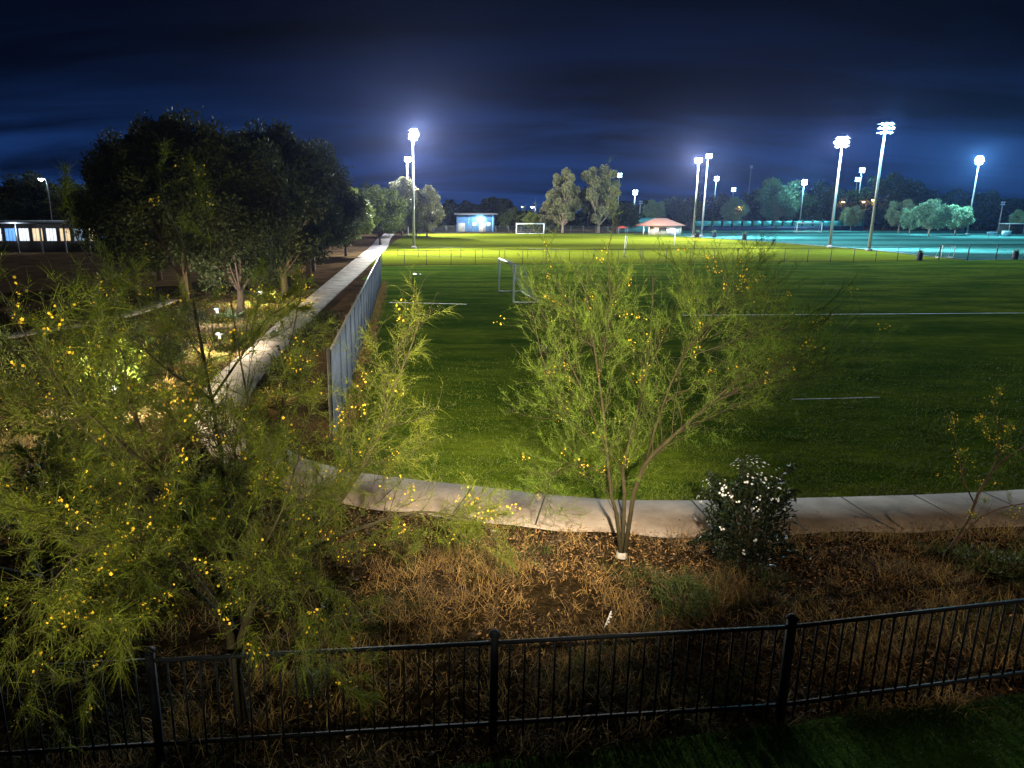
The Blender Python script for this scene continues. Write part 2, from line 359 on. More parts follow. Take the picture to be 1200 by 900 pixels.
GX0, GX1, GY0, GY1 = -1500, 1500, -60, 2500
flat('ground', [(GX0, GY0), (GX1, GY0), (GX1, GY1), (GX0, GY1)], -0.03, M['dirt'])
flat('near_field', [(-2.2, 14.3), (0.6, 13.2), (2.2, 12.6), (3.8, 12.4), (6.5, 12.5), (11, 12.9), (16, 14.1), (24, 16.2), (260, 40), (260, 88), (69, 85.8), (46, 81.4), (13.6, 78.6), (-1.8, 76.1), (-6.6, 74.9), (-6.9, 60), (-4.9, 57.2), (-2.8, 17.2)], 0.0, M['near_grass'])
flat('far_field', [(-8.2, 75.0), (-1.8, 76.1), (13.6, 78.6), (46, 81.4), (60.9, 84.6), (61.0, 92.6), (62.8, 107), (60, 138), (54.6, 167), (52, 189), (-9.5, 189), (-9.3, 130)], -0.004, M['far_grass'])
flat('turf_field', [(61.15, 84.6), (69, 85.8), (260, 88), (300, 218), (58, 218), (52.2, 189), (54.8, 167), (60.2, 138), (63.0, 107), (61.2, 92.6)], -0.008, M['turf'])

def path(name, C, width, z0, z1, pitch=1.5):
    P = catmull(C, pitch); T = np.gradient(P[:, :2], axis=0); T /= np.linalg.norm(T, axis=1, keepdims=True)
    Nn = np.stack([-T[:, 1], T[:, 0]], 1); b = MB()
    w = np.array([width(p) for p in P]) / 2; v = []; q = []
    for i in range(len(P)):
        a, c = P[i, :2] + Nn[i] * w[i], P[i, :2] - Nn[i] * w[i]
        v += [(*a, z0), (*a, z1 - .012), (*(a - Nn[i] * .012), z1), (*(c + Nn[i] * .012), z1), (*c, z1 - .012), (*c, z0)]
    for i in range(len(P) - 1):
        for k in range(5): q.append((6 * i + k, 6 * i + k + 1, 6 * i + 7 + k, 6 * i + 6 + k))
    o = b.add(v, q).build(name, M['concrete']); o['kind'] = 'structure'
    j = MB()
    for i in range(1, len(P) - 1):
        if P[i, 1] > 45: continue
        c0 = P[i, :2] - T[i] * .015; c1 = P[i, :2] + T[i] * .015; n_ = Nn[i] * (w[i] - .012)
        j.add([(*(c0 + n_), z1 + .003), (*(c0 - n_), z1 + .003), (*(c1 - n_), z1 + .003), (*(c1 + n_), z1 + .003)], [(0, 1, 2, 3)])
    j = j.build('path_joint', M['joint']); j['kind'] = 'structure'
    return P
WALK = [(30, 16.6), (24, 15.2), (16, 13.7), (11, 12.85), (8.7, 12.62), (6.5, 12.48), (3.8, 12.36), (2.2, 12.6), (0.65, 13.1), (-0.7, 13.5), (-2.6, 14.2), (-4.3, 15.8), (-5.8, 18.5), (-6.8, 22.3), (-7.35, 31), (-7.9, 44), (-8.9, 75), (-10.3, 118), (-12.2, 150), (-14, 190)]
WALK = [(x, y * 0.984) for (x, y) in WALK]
path('sidewalk', WALK, lambda p: 1.48 + 1.2 * min(1, max(0, (p[1] - 40) / 60)), -0.06, 0.09)
path('sidewalk', [(-20.2, 31.5), (-18.2, 36), (-17.4, 41), (-17.6, 46)], lambda p: 1.2, -0.05, 0.02)

def strip(name, P, w, z, m, kind='structure'):
    P = np.array(P, float); T = np.gradient(P, axis=0); T /= np.linalg.norm(T, axis=1, keepdims=True); Nn = np.stack([-T[:, 1], T[:, 0]], 1)
    v = []; q = []
    for i in range(len(P)):
        v += [(*(P[i] - Nn[i] * w / 2), z), (*(P[i] + Nn[i] * w / 2), z)]
    for i in range(len(P) - 1): q.append((2 * i, 2 * i + 2, 2 * i + 3, 2 * i + 1))
    o = MB().add(v, q).build(name, m); o['kind'] = kind; return o
strip('field_line', np.array([(13.0 + i * 4, 38.9 + i * 0.19) for i in range(26)]), 0.15, 0.004, M['line'])
strip('field_line', [(10.5, 20.9), (11.9, 21.0), (13.3, 21.15)], 0.07, 0.004, M['line'])
strip('field_line', [(-3.4, 44.6), (-1, 44.2), (1.4, 43.7)], 0.18, 0.004, M['line'])
aa = np.linspace(R(150), R(395), 50)
strip('field_line', np.stack([38 + 9.15 * np.cos(aa), 52 + 9.15 * np.sin(aa)], 1), 0.12, 0.004, M['faint_line'])
strip('field_line', [(24, 60.0), (40, 61), (56, 62.5), (60, 60.2), (62, 57)], 0.12, 0.004, M['faint_line'])
strip('field_line', [(3.0, 178), (14, 110), (20, 84)], 0.14, 0.0, M['faint_line'])
strip('court_curb', [(260, 88.3), (69.2, 86.1), (62.0, 86.0), (61.6, 92.6), (63.4, 107), (60.6, 138), (55.2, 167)], 0.5, 0.03, M['concrete'])

# planting bed between the black fence and the sidewalk: gently heaped soil
def bed_edge(x):      # the sidewalk's near edge
    return 0.982 * float(np.interp(x, [-40, -7.9, -7.2, -6.3, -5.0, -3.4, -1.3, 0.4, 2.1, 3.7, 6.5, 8.8, 11.2, 16.3, 24.3, 30], [24, 24, 21, 17.4, 15.1, 13.6, 12.72, 12.3, 11.8, 11.56, 11.68, 11.86, 12.1, 12.95, 14.4, 15.8]))
def lawn_edge(x): return float(np.interp(x, [-12, -4.4, 0.2, 3.66, 6.75, 14], [3.6, 5.0, 6.12, 6.72, 7.22, 8.6]))
def bed_z(x, y): return 0.022 * math.sin(x * 1.7 + y * 0.8) + 0.018 * math.sin(x * 3.1 - y * 2.3) + 0.012 + 0.03 * max(0.0, min(1.0, (y - bed_edge(x) + 1.2)))
nx_, ny_ = 150, 60; v = []; q = []
for i in range(nx_):
    x = -20 + 46 * i / (nx_ - 1); a, b_ = lawn_edge(x), bed_edge(x) + 0.05
    for j in range(ny_):
        y = a + (b_ - a) * j / (ny_ - 1); v.append((x, y, bed_z(x, y)))
for i in range(nx_ - 1):
    for j in range(ny_ - 1): q.append((i * ny_ + j, (i + 1) * ny_ + j, (i + 1) * ny_ + j + 1, i * ny_ + j + 1))
o = MB().add(v, q).build('planting_bed', M['mulch'], smooth=True); o['kind'] = 'structure'
xs = np.linspace(-12, 14, 40)
v = []; q = []
for i, x in enumerate(xs): v += [(x, 1.5, 0.05), (x, lawn_edge(x) + 0.03, 0.05), (x, lawn_edge(x) + 0.05, -0.05)]
for i in range(len(xs) - 1):
    for k in (0, 1): q.append((3 * i + k, 3 * i + 3 + k, 3 * i + 4 + k, 3 * i + 1 + k))
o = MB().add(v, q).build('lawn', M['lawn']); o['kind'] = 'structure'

# ------------------------------------------------------------------ blades, chips
def ribbons(base, dirs, length, width, K=4, droop=0.3, side=None):
    """N curved tapering ribbons -> (verts, quads)"""
    n = len(base); t = np.linspace(0, 1, K)
    d = dirs / (np.linalg.norm(dirs, axis=1, keepdims=True) + 1e-9)
    if side is None:
        side = np.cross(d, rng.normal(size=(n, 3)))
    side /= (np.linalg.norm(side, axis=1, keepdims=True) + 1e-9)
    L = np.broadcast_to(length, (n,))[:, None, None]; W = np.broadcast_to(width, (n,))[:, None, None]
    dr = np.broadcast_to(droop, (n,))[:, None, None]
    c = base[:, None, :] + d[:, None, :] * L * t[None, :, None]
    c = c + np.array([0, 0, -1.0])[None, None, :] * L * dr * (t ** 2)[None, :, None]
    w = W * (1 - 0.85 * t)[None, :, None] * 0.5
    V = np.stack([c - side[:, None, :] * w, c + side[:, None, :] * w], 2)       # n,K,2,3
    idx = np.arange(n)[:, None] * (K * 2) + np.arange(K - 1)[None, :] * 2
    Q = np.stack([idx, idx + 1, idx + 3, idx + 2], -1).reshape(-1, 4)
    return V.reshape(-1, 3), Q
def leaves(c, nrm_len, nrm_w, axis=None):
    """N diamond leaves -> (verts, quads); random lie unless an axis is given"""
    n = len(c)
    a = rng.normal(size=(n, 3)) if axis is None else axis
    a = a / np.linalg.norm(a, axis=1, keepdims=True)
    b = np.cross(a, rng.normal(size=(n, 3))); b /= np.linalg.norm(b, axis=1, keepdims=True)
    L = np.broadcast_to(nrm_len, (n,))[:, None] * 0.5; W = np.broadcast_to(nrm_w, (n,))[:, None] * 0.5
    nn = np.cross(a, b) * L * 0.25
    V = np.stack([c - a * L - nn, c + b * W + nn * .3, c + a * L - nn, c - b * W + nn * .3], 1)
    return V.reshape(-1, 3), np.arange(n * 4).reshape(-1, 4)

def tufts(centres, per, rad, hmin, hmax, w, spread, droop):
    n = len(centres) * per
    c = np.repeat(centres, per, 0) + np.concatenate([rng.normal(size=(n, 2)) * rad, np.zeros((n, 1))], 1)
    d = np.concatenate([rng.normal(size=(n, 2)) * spread, np.ones((n, 1))], 1)
    return ribbons(c, d, rng.uniform(hmin, hmax, n), w, 4, rng.uniform(0.1, droop, n))
def noise2(x, y): return np.sin(x * 1.3 + 0.7 * y) * np.sin(y * 1.9 - 0.4 * x) + 0.6 * np.sin(x * 3.7 + 1) * np.sin(y * 4.3)

def scatter_bed(n, x0, x1, keep):
    P = []
    while len(P) < n:
        x = rng.uniform(x0, x1); a, b_ = lawn_edge(x), bed_edge(x); y = rng.uniform(a, b_)
        if keep(x, y, a, b_): P.append((x, y, bed_z(x, y) - 0.01))
    return np.array(P)
C1 = scatter_bed(5600, -8, 12.5, lambda x, y, a, b: rng.random() < (0.95 if b - y > 1.2 else 0.45) * (0.6 + 0.4 * (noise2(x, y) > -0.2)))
C1 = C1[noise2(C1[:, 0] * 1.1 + 2, C1[:, 1] * 1.4) > rng.uniform(-1.8, 0.35, len(C1))]
hs = np.clip(0.75 + 0.5 * noise2(C1[:, 0] * 0.9, C1[:, 1] * 1.1), 0.3, 1.5); sel = rng.random(len(C1)) < 0.5 + 0.35 * noise2(C1[:, 0] * .6 + 1, C1[:, 1] * .8)
b = MB()
for lo, hi in ((0, .55), (.55, .9), (.9, 2)):
    kk = (hs >= lo) & (hs < hi); m_ = min(hi, 1.3)
    if (kk & sel).any(): b.add(*tufts(C1[kk & sel], 17, 0.08, 0.08 + .05 * m_, 0.42 * m_, 0.009, 0.5, 0.8), m=0)
    if (kk & ~sel).any(): b.add(*tufts(C1[kk & ~sel], 14, 0.10, 0.05 + .04 * m_, 0.34 * m_, 0.008, 0.8, 0.9), m=1)
o = b.build('dry_grass', [M['dry'], M['dead']]); o['kind'] = 'stuff'
tag(o, 'tangled dry straw coloured grass covering the bed behind the black fence', 'dry grass')
C2 = scatter_bed(15000, -8, 13, lambda x, y, a, b: rng.random() < (1.0 if b - y < 1.6 else 0.25))
C2[:, 2] += rng.uniform(0.0, 0.05, len(C2))
ax = rng.normal(size=(len(C2), 3)); ax[:, 2] *= 0.45
b = MB(); b.add(*leaves(C2, rng.uniform(0.03, 0.085, len(C2)), rng.uniform(0.012, 0.035, len(C2)), ax)); o = b.build('leaf_litter', M['chip']); o['kind'] = 'stuff'
tag(o, 'brown fallen leaves and mulch chips along the sidewalk edge', 'leaf litter')
xl = rng.uniform(-4, 12, 1500); yl = np.array([bed_edge(a) for a in xl]) + rng.exponential(0.16, 1500) - 0.02
b = MB(); axl = rng.normal(size=(1500, 3)); axl[:, 2] *= .12; zl = np.full(1500, 0.098)
b.add(*leaves(np.stack([xl, yl, zl], 1), rng.uniform(0.02, 0.06, 1500), rng.uniform(0.01, 0.024, 1500), axl)); o = b.build('fallen_leaves', M['chip']); o['kind'] = 'stuff'
tag(o, 'scattered fallen leaves blown onto the edge of the concrete sidewalk', 'fallen leaves')
C3 = scatter_bed(700, -7, 12.5, lambda x, y, a, b: noise2(x * 0.8 + 3, y * 0.9) > 0.45 and b - y > 0.5)
b = MB(); b.add(*tufts(C3, 22, 0.09, 0.08, 0.30, 0.009, 0.6, 0.6)); o = b.build('low_weeds', M['weed']); o['kind'] = 'stuff'
tag(o, 'low green weeds growing through the dry bed', 'weeds')
# blades along the lawn by the fence
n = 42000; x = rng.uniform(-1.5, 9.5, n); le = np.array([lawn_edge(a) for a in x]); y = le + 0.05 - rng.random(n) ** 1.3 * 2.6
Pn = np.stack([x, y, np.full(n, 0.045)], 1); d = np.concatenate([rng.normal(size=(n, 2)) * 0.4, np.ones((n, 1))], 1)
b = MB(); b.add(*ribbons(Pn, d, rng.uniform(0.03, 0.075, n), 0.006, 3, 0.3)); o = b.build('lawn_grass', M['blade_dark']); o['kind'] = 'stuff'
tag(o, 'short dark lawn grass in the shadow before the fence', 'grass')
# blades on the nearest part of the pitch
n = 200000; x = rng.uniform(-5, 22, n); far = np.array([bed_edge(a) for a in np.linspace(-5, 22, 100)]); be = np.interp(x, np.linspace(-5, 22, 100), far) + 1.66
y = be + rng.random(n) ** 1.6 * 15
keep = (x > -2.9 - (y - 17) * 0.055) & (noise2(x * 1.5, y * 1.5) > rng.uniform(-1.5, 0.5, n)) & (rng.random(n) > ((y - be) / 15) ** 0.7)
x, y = x[keep], y[keep]; n = len(x); fr = np.clip((y - 13) / 14, 0, 1)
Pn = np.stack([x, y, np.zeros(n)], 1); d = np.concatenate([rng.normal(size=(n, 2)) * 0.6, np.ones((n, 1))], 1)
b = MB(); b.add(*ribbons(Pn, d, rng.uniform(0.04, 0.10, n) * (1 + 0.6 * (noise2(x, y * 1.3) > 0.4)), 0.010 + 0.012 * fr, 3, 0.4)); o = b.build('field_grass', M['blade']); o['kind'] = 'stuff'
tag(o, 'uneven short green grass of the pitch beside the sidewalk', 'grass')
P3 = []
while len(P3) < 2600:
    y = rng.uniform(15.5, 52); wx = np.interp(y, [15, 18.2, 22, 30.5, 43, 74], [-4.0, -5.8, -6.8, -7.35, -7.9, -8.9]); x = wx - 1.0 - rng.exponential(1.9)
    if x > -19 and noise2(x * .8, y * .5) > rng.uniform(-1.2, .8): P3.append((x, y, -0.03))
P3 = np.array(P3); k3 = rng.random(len(P3)) < .5
b = MB(); b.add(*tufts(P3[k3], 12, 0.16, 0.08, 0.30, 0.022, 0.7, 0.7), m=0); b.add(*tufts(P3[~k3], 12, 0.16, 0.08, 0.26, 0.022, 0.7, 0.8), m=1)
o = b.build('ground_cover', [M['leaf_lime'], M['dry']]); o['kind'] = 'stuff'; tag(o, 'patchy yellow green ground cover around the garden lights left of the path', 'ground cover')
# tall dry weeds along the sidewalk edge at the right, and along the blue fence
x = rng.uniform(5.6, 9.6, 60); P1 = np.stack([x, np.array([bed_edge(a) for a in x]) - rng.uniform(0.05, 0.35, 60), np.full(60, 0.02)], 1)
tt = rng.random(260); P2 = np.stack([-2.75 - 2.2 * tt + 0.25 + rng.normal(size=260) * 0.12, 17 + 40 * tt, np.zeros(260)], 1)
b = MB(); b.add(*tufts(P1, 7, 0.05, 0.2, 0.55, 0.006, 0.35, 0.2)); b.add(*tufts(P2, 14, 0.12, 0.15, 0.5, 0.012, 0.5, 0.5)); o = b.build('tall_dry_weeds', M['dry']); o['kind'] = 'stuff'
tag(o, 'thin dry weed stalks along the sidewalk edge and the blue fence foot', 'dry weeds')

# ------------------------------------------------------------------ thin leaved flowering trees (foreground)
def norm(v): v = np.asarray(v, float); return v / (np.linalg.norm(v) + 1e-9)
class Grow:
    def __init__(s): s.br = []; s.tips = []
    def limb(s, P, r0, r1):
        P = np.array(P, float)
        P = catmull(P, 0.12) if len(P) > 2 else np.linspace(P[0], P[-1], 8)
        s.br.append((P, np.linspace(r0, r1, len(P)), 0)); return P
    def branch(s, start, d, L, r, level, up=0.25, wig=0.16):
        k = max(4, int(L / 0.10)); p = np.array(start, float); d = norm(d); P = [p.copy()]
        for i in range(k):
            d = norm(d + rng.normal(size=3) * wig + np.array([0, 0, up]) * (1.0 / k) * 2)
            p = p + d * L / k; P.append(p.copy())
        P = np.array(P); s.br.append((P, np.linspace(r, max(0.0015, r * 0.3), len(P)), level)); return P
    def side(s, P, n, ang, L, r, level, lo=0.25, up=0.25, wig=0.16):
        out = []
        T = np.gradient(P, axis=0)
        for i in range(n):
            t = lo + (1 - lo) * (i + rng.random()) / n; k = min(len(P) - 1, int(t * (len(P) - 1)))
            a = norm(T[k]); pr = norm(np.cross(a, rng.normal(size=3)))
            an = R(rng.uniform(*ang)); d = a * math.cos(an) + pr * math.sin(an)
            out.append(s.branch(P[k], d, L * rng.uniform(0.6, 1.25) * (1.15 - 0.5 * t), r, level, up, wig))
        return out

def palo(name, label, base, limbs, n2, n3, L2, L3, strands, sl, sw, nflower, mstrand, keep=None, up=0.25, droop=(0.0, 0.45), group=None, upright=0, lean=(0, 0, 0.25), wrap=False, bark='green_bark', thin=1.0, clump=0.8):
    root = thing(name, label, 'tree', base, 0, group)
    base = np.array(base, float)
    G = Grow(); tw = []
    for (P, r0, r1) in limbs:
        Pl = G.limb(P, r0 * thin, r1 * thin)
        G.tips.append(Pl)
        b2 = G.side(Pl, n2, (25, 62), L2, max(0.004, r1 * 0.6), 1, 0.22, up)
        b2.append(G.branch(Pl[-1], Pl[-1] - Pl[-3], L2 * 0.8, r1, 1, up))
        for q_ in b2:
            b3 = G.side(q_, n3, (20, 65), L3, 0.0026, 2, 0.15, up * 0.6, 0.2)
            tw += b3 + [q_[len(q_) // 3:]]
    wood = MB()
    for (P, r, lv) in G.br:
        wood.tube(P - base, r, (9, 5, 3)[lv], cap=(lv == 0))
    wood.build('trunk', M[bark], root, smooth=True)
    # feathery strands
    wt = rng.gamma(clump, size=len(tw)); pick = rng.choice(len(tw), strands, p=wt / wt.sum())
    u = rng.random(strands) ** 0.8
    pos = np.empty((strands, 3)); dr = np.empty((strands, 3))
    for i in range(strands):
        t = tw[pick[i]]; f = u[i] * (len(t) - 1); k = min(int(f), len(t) - 2); pos[i] = t[k] + (t[k + 1] - t[k]) * (f - k); dr[i] = norm(t[k + 1] - t[k])
    if keep is not None:
        kk = keep(pos); pos, dr = pos[kk], dr[kk]
    n = len(pos)
    d = dr * 0.8 + rng.normal(size=(n, 3)) * 0.55 + np.array(lean)
    b = MB(); b.add(*ribbons(pos - base, d, rng.uniform(sl[0], sl[1], n), rng.uniform(sw[0], sw[1], n), 4, rng.uniform(droop[0], droop[1], n)))
    # leaflets in pairs along the twigs
    m_ = n; w_ = rng.integers(0, n, m_); off = d[w_] / np.linalg.norm(d[w_], axis=1, keepdims=True) * rng.uniform(0.02, sl[0], (m_, 1))
    b.add(*leaves(pos[w_] - base + off + rng.normal(size=(m_, 3)) * 0.012, rng.uniform(0.012, 0.03, m_), 0.007))
    b.build('crown', M[mstrand], root)
    # blossoms
    if nflower:
        ends = rng.integers(0, n, nflower); fl = MB()
        for e_ in ends:
            c0 = pos[e_] + d[e_] / np.linalg.norm(d[e_]) * 0.10
            for k in range(rng.integers(3, 12)):
                c = c0 + rng.normal(size=3) * 0.045; ax_ = norm(rng.normal(size=3) + np.array([0, -0.8, 0.4])); a = norm(np.cross(ax_, rng.normal(size=3))); bb = np.cross(ax_, a)
                rp = rng.uniform(0.006, 0.0145)
                for j in range(5):
                    an = j * 2 * math.pi / 5; dd = a * math.cos(an) + bb * math.sin(an); ss = np.cross(ax_, dd)
                    cc = c - base
                    fl.add([cc, cc + dd * rp * 0.6 + ss * rp * 0.45, cc + dd * rp * 1.2 + ax_ * rp * .2, cc + dd * rp * 0.6 - ss * rp * 0.45], [(0, 1, 2, 3)])
        o = fl.build('blossom', M['petal'], root); o['kind'] = 'stuff'
    if wrap:
        w = MB(); w.lathe((0, 0, 0.0), [(0.10, 0.0), (0.095, 0.04), (0.08, 0.07), (0.085, 0.10), (0.07, 0.13)], 12); w.build('trunk_wrap', M['cloth'], root, smooth=True)
    return root, tw

# centre tree: three slender stems from one foot
b0 = np.array([2.89, 10.69, 0.0])
def cp(x, y, D): return np.array(at(x, y, D))
limbsC = [
    ([b0, cp(727, 615, 10.68), cp(716, 580, 10.6), cp(709, 500, 10.5), cp(700, 430, 10.4), cp(690, 370, 10.3)], 0.050, 0.012),
    ([b0 + (0.03, 0.05, 0.1), cp(735, 590, 10.8), cp(728, 560, 10.9), cp(745, 490, 11.1), cp(760, 420, 11.3), cp(765, 350, 11.4)], 0.050, 0.013),
    ([b0 + (0.05, 0.0, 0.05), cp(740, 590, 10.6), cp(755, 545, 10.5), cp(790, 510, 10.4), cp(830, 475, 10.3), cp(880, 430, 10.1)], 0.055, 0.014),
    ([cp(757, 540, 10.5), cp(775, 480, 10.3), cp(800, 420, 10.0), cp(835, 370, 9.8)], 0.026, 0.010),
    ([cp(712, 530, 10.55), cp(688, 470, 10.7), cp(665, 420, 10.9), cp(640, 375, 11.1)], 0.022, 0.009),
    ([cp(790, 510, 10.4), cp(830, 490, 10.9), cp(880, 465, 11.3), cp(930, 420, 11.6)], 0.022, 0.009),
    ([cp(712, 530, 10.55), cp(685, 510, 10.3), cp(655, 470, 10.0), cp(640, 430, 9.8)], 0.017, 0.007),
    ([cp(701, 440, 10.4), cp(690, 400, 10.7), cp(660, 350, 11.0), cp(650, 320, 11.1)], 0.015, 0.006),
    ([cp(752, 455, 11.2), cp(775, 400, 11.6), cp(800, 340, 11.9), cp(812, 300, 12.0)], 0.016, 0.006),
    ([cp(830, 475, 10.3), cp(870, 455, 9.9), cp(915, 430, 9.6), cp(955, 410, 9.5)], 0.018, 0.006),
    ([cp(820, 400, 9.9), cp(850, 360, 10.2), cp(875, 335, 10.5)], 0.013, 0.006),
    ([cp(702, 440, 10.4), cp(712, 390, 10.1), cp(716, 330, 9.9), cp(712, 300, 9.9)], 0.014, 0.005),
    ([cp(830, 475, 10.3), cp(880, 450, 10.6), cp(940, 445, 10.9), cp(985, 430, 11.1)], 0.014, 0.005),
    ([cp(800, 420, 10.0), cp(860, 400, 9.6), cp(920, 380, 9.4)], 0.012, 0.005),
    ([cp(714, 560, 10.6), cp(680, 545, 10.2), cp(645, 555, 9.9), cp(625, 585, 9.7)], 0.012, 0.004),
]
palo('flowering_tree', 'slender three stemmed tree with feathery green crown standing alone by the sidewalk', b0, limbsC, 13, 9, 1.15, 0.55, 30000, (0.06, 0.20), (0.0022, 0.0048), 85, 'strand_mid', up=0.42, droop=(0.0, 0.30), lean=(0, 0, 0.40), wrap=True, thin=0.66, clump=1.6)

# big left tree right behind the black fence
b1 = np.array([-2.17, 6.75, 0.0])
limbsL = [
    ([b1, cp(281, 790, 6.75), cp(276, 740, 6.75), cp(262, 700, 6.7), cp(235, 640, 6.5), cp(190, 560, 6.2), cp(150, 470, 6.0)], 0.060, 0.014),
    ([cp(280, 780, 6.75), cp(278, 720, 6.85), cp(268, 640, 7.1), cp(262, 560, 7.3), cp(250, 470, 7.4), cp(225, 370, 7.4), cp(215, 290, 7.4)], 0.050, 0.012),
    ([cp(279, 760, 6.75), cp(300, 700, 6.8), cp(345, 650, 6.9), cp(390, 600, 7.0), cp(430, 540, 7.1)], 0.045, 0.014),
    ([cp(345, 650, 6.9), cp(420, 620, 7.2), cp(490, 600, 7.5), cp(560, 610, 7.8)], 0.026, 0.009),
    ([cp(276, 740, 6.75), cp(225, 690, 6.2), cp(150, 630, 5.7), cp(70, 590, 5.3)], 0.038, 0.012),
    ([cp(265, 650, 7.1), cp(310, 570, 7.5), cp(330, 480, 7.8), cp(340, 400, 8.0)], 0.028, 0.010),
    ([cp(235, 640, 6.5), cp(150, 550, 6.6), cp(85, 490, 6.6), cp(40, 440, 6.6)], 0.028, 0.011),
    ([cp(390, 600, 7.0), cp(430, 530, 7.4), cp(460, 460, 7.7), cp(480, 410, 7.9)], 0.014, 0.008),
    ([cp(276, 740, 6.75), cp(240, 690, 7.3), cp(180, 620, 7.9), cp(120, 560, 8.3)], 0.026, 0.009),
    ([cp(278, 720, 6.85), cp(300, 660, 6.4), cp(330, 600, 6.0), cp(345, 550, 5.8)], 0.022, 0.008),
    ([cp(150, 630, 5.7), cp(110, 640, 5.4), cp(70, 670, 5.2), cp(50, 720, 5.1)], 0.012, 0.005),
    ([cp(225, 690, 6.2), cp(190, 660, 5.8), cp(170, 690, 5.6), cp(160, 740, 5.5)], 0.012, 0.005),
    ([cp(190, 560, 6.2), cp(120, 500, 5.7), cp(70, 450, 5.4), cp(40, 410, 5.3)], 0.020, 0.007),
    ([cp(250, 470, 7.4), cp(180, 420, 7.2), cp(140, 370, 7.0), cp(118, 320, 7.0)], 0.018, 0.007),
    ([cp(262, 560, 7.3), cp(290, 470, 7.0), cp(270, 380, 6.8), cp(262, 300, 6.8)], 0.018, 0.007),
    ([cp(300, 700, 6.8), cp(330, 680, 6.3), cp(360, 690, 6.0), cp(370, 730, 5.9)], 0.012, 0.004),
]
palo('flowering_tree', 'large spreading feathery tree with yellow flowers right behind the black fence', b1, limbsL, 13, 9, 1.05, 0.50, 54000, (0.07, 0.24), (0.0022, 0.0052), 280, 'strand', up=0.28, droop=(0.05, 0.55), lean=(0, 0, 0.10))
# a second one further left, its foot hidden by the first
b2 = np.array([-5.3, 8.6, 0.0])
limbsM = [
    ([b2, b2 + (0.1, 0, 1.0), b2 + (0.6, -0.2, 2.0), b2 + (1.0, -0.4, 3.0), b2 + (1.3, -0.3, 3.9)], 0.06, 0.012),
    ([b2 + (0.02, 0, 0.6), b2 + (-0.4, 0.2, 1.5), b2 + (-0.9, 0.2, 2.4), b2 + (-1.2, 0, 3.2)], 0.05, 0.012),
    ([b2 + (0.05, 0, 0.9), b2 + (0.9, 0.3, 1.8), b2 + (1.9, 0.6, 2.7), b2 + (2.8, 0.8, 3.9)], 0.045, 0.012),
    ([b2 + (0, 0, 0.8), b2 + (-0.6, -0.7, 1.4), b2 + (-1.3, -1.6, 2.0), b2 + (-1.9, -2.3, 2.5)], 0.035, 0.010),
    ([b2 + (0.2, 0, 1.3), b2 + (0.5, 0.5, 2.3), b2 + (0.5, 0.9, 3.2), b2 + (0.3, 1.0, 3.8)], 0.035, 0.010),
]
palo('flowering_tree', 'dim feathery tree with yellow flowers at the far left, behind the large spreading tree', b2, limbsM, 12, 8, 1.25, 0.55, 34000, (0.08, 0.26), (0.003, 0.007), 210, 'strand', up=0.3, droop=(0.05, 0.5), lean=(0, 0, 0.12))
# sapling at the right edge
b3 = np.array([8.15, 10.7, 0.0])
limbsR = [
    ([b3, cp(1140, 600, 10.6), cp(1150, 570, 10.5), cp(1175, 540, 10.4), cp(1215, 515, 10.3)], 0.026, 0.008),
    ([b3 + (0.02, 0, 0.1), cp(1145, 610, 10.7), cp(1175, 595, 10.8), cp(1215, 588, 10.9)], 0.018, 0.007),
    ([cp(1143, 592, 10.6), cp(1128, 560, 10.7), cp(1122, 525, 10.8)], 0.012, 0.005),
    ([cp(1158, 562, 10.5), cp(1172, 520, 10.6), cp(1165, 485, 10.7)], 0.012, 0.005),
]
palo('flowering_sapling', 'sparse leaning sapling with a few yellow flowers near the right edge', b3, limbsR, 4, 3, 0.5, 0.28, 750, (0.07, 0.16), (0.004, 0.007), 46, 'strand_mid', up=0.35, droop=(0, 0.3), bark='bark')

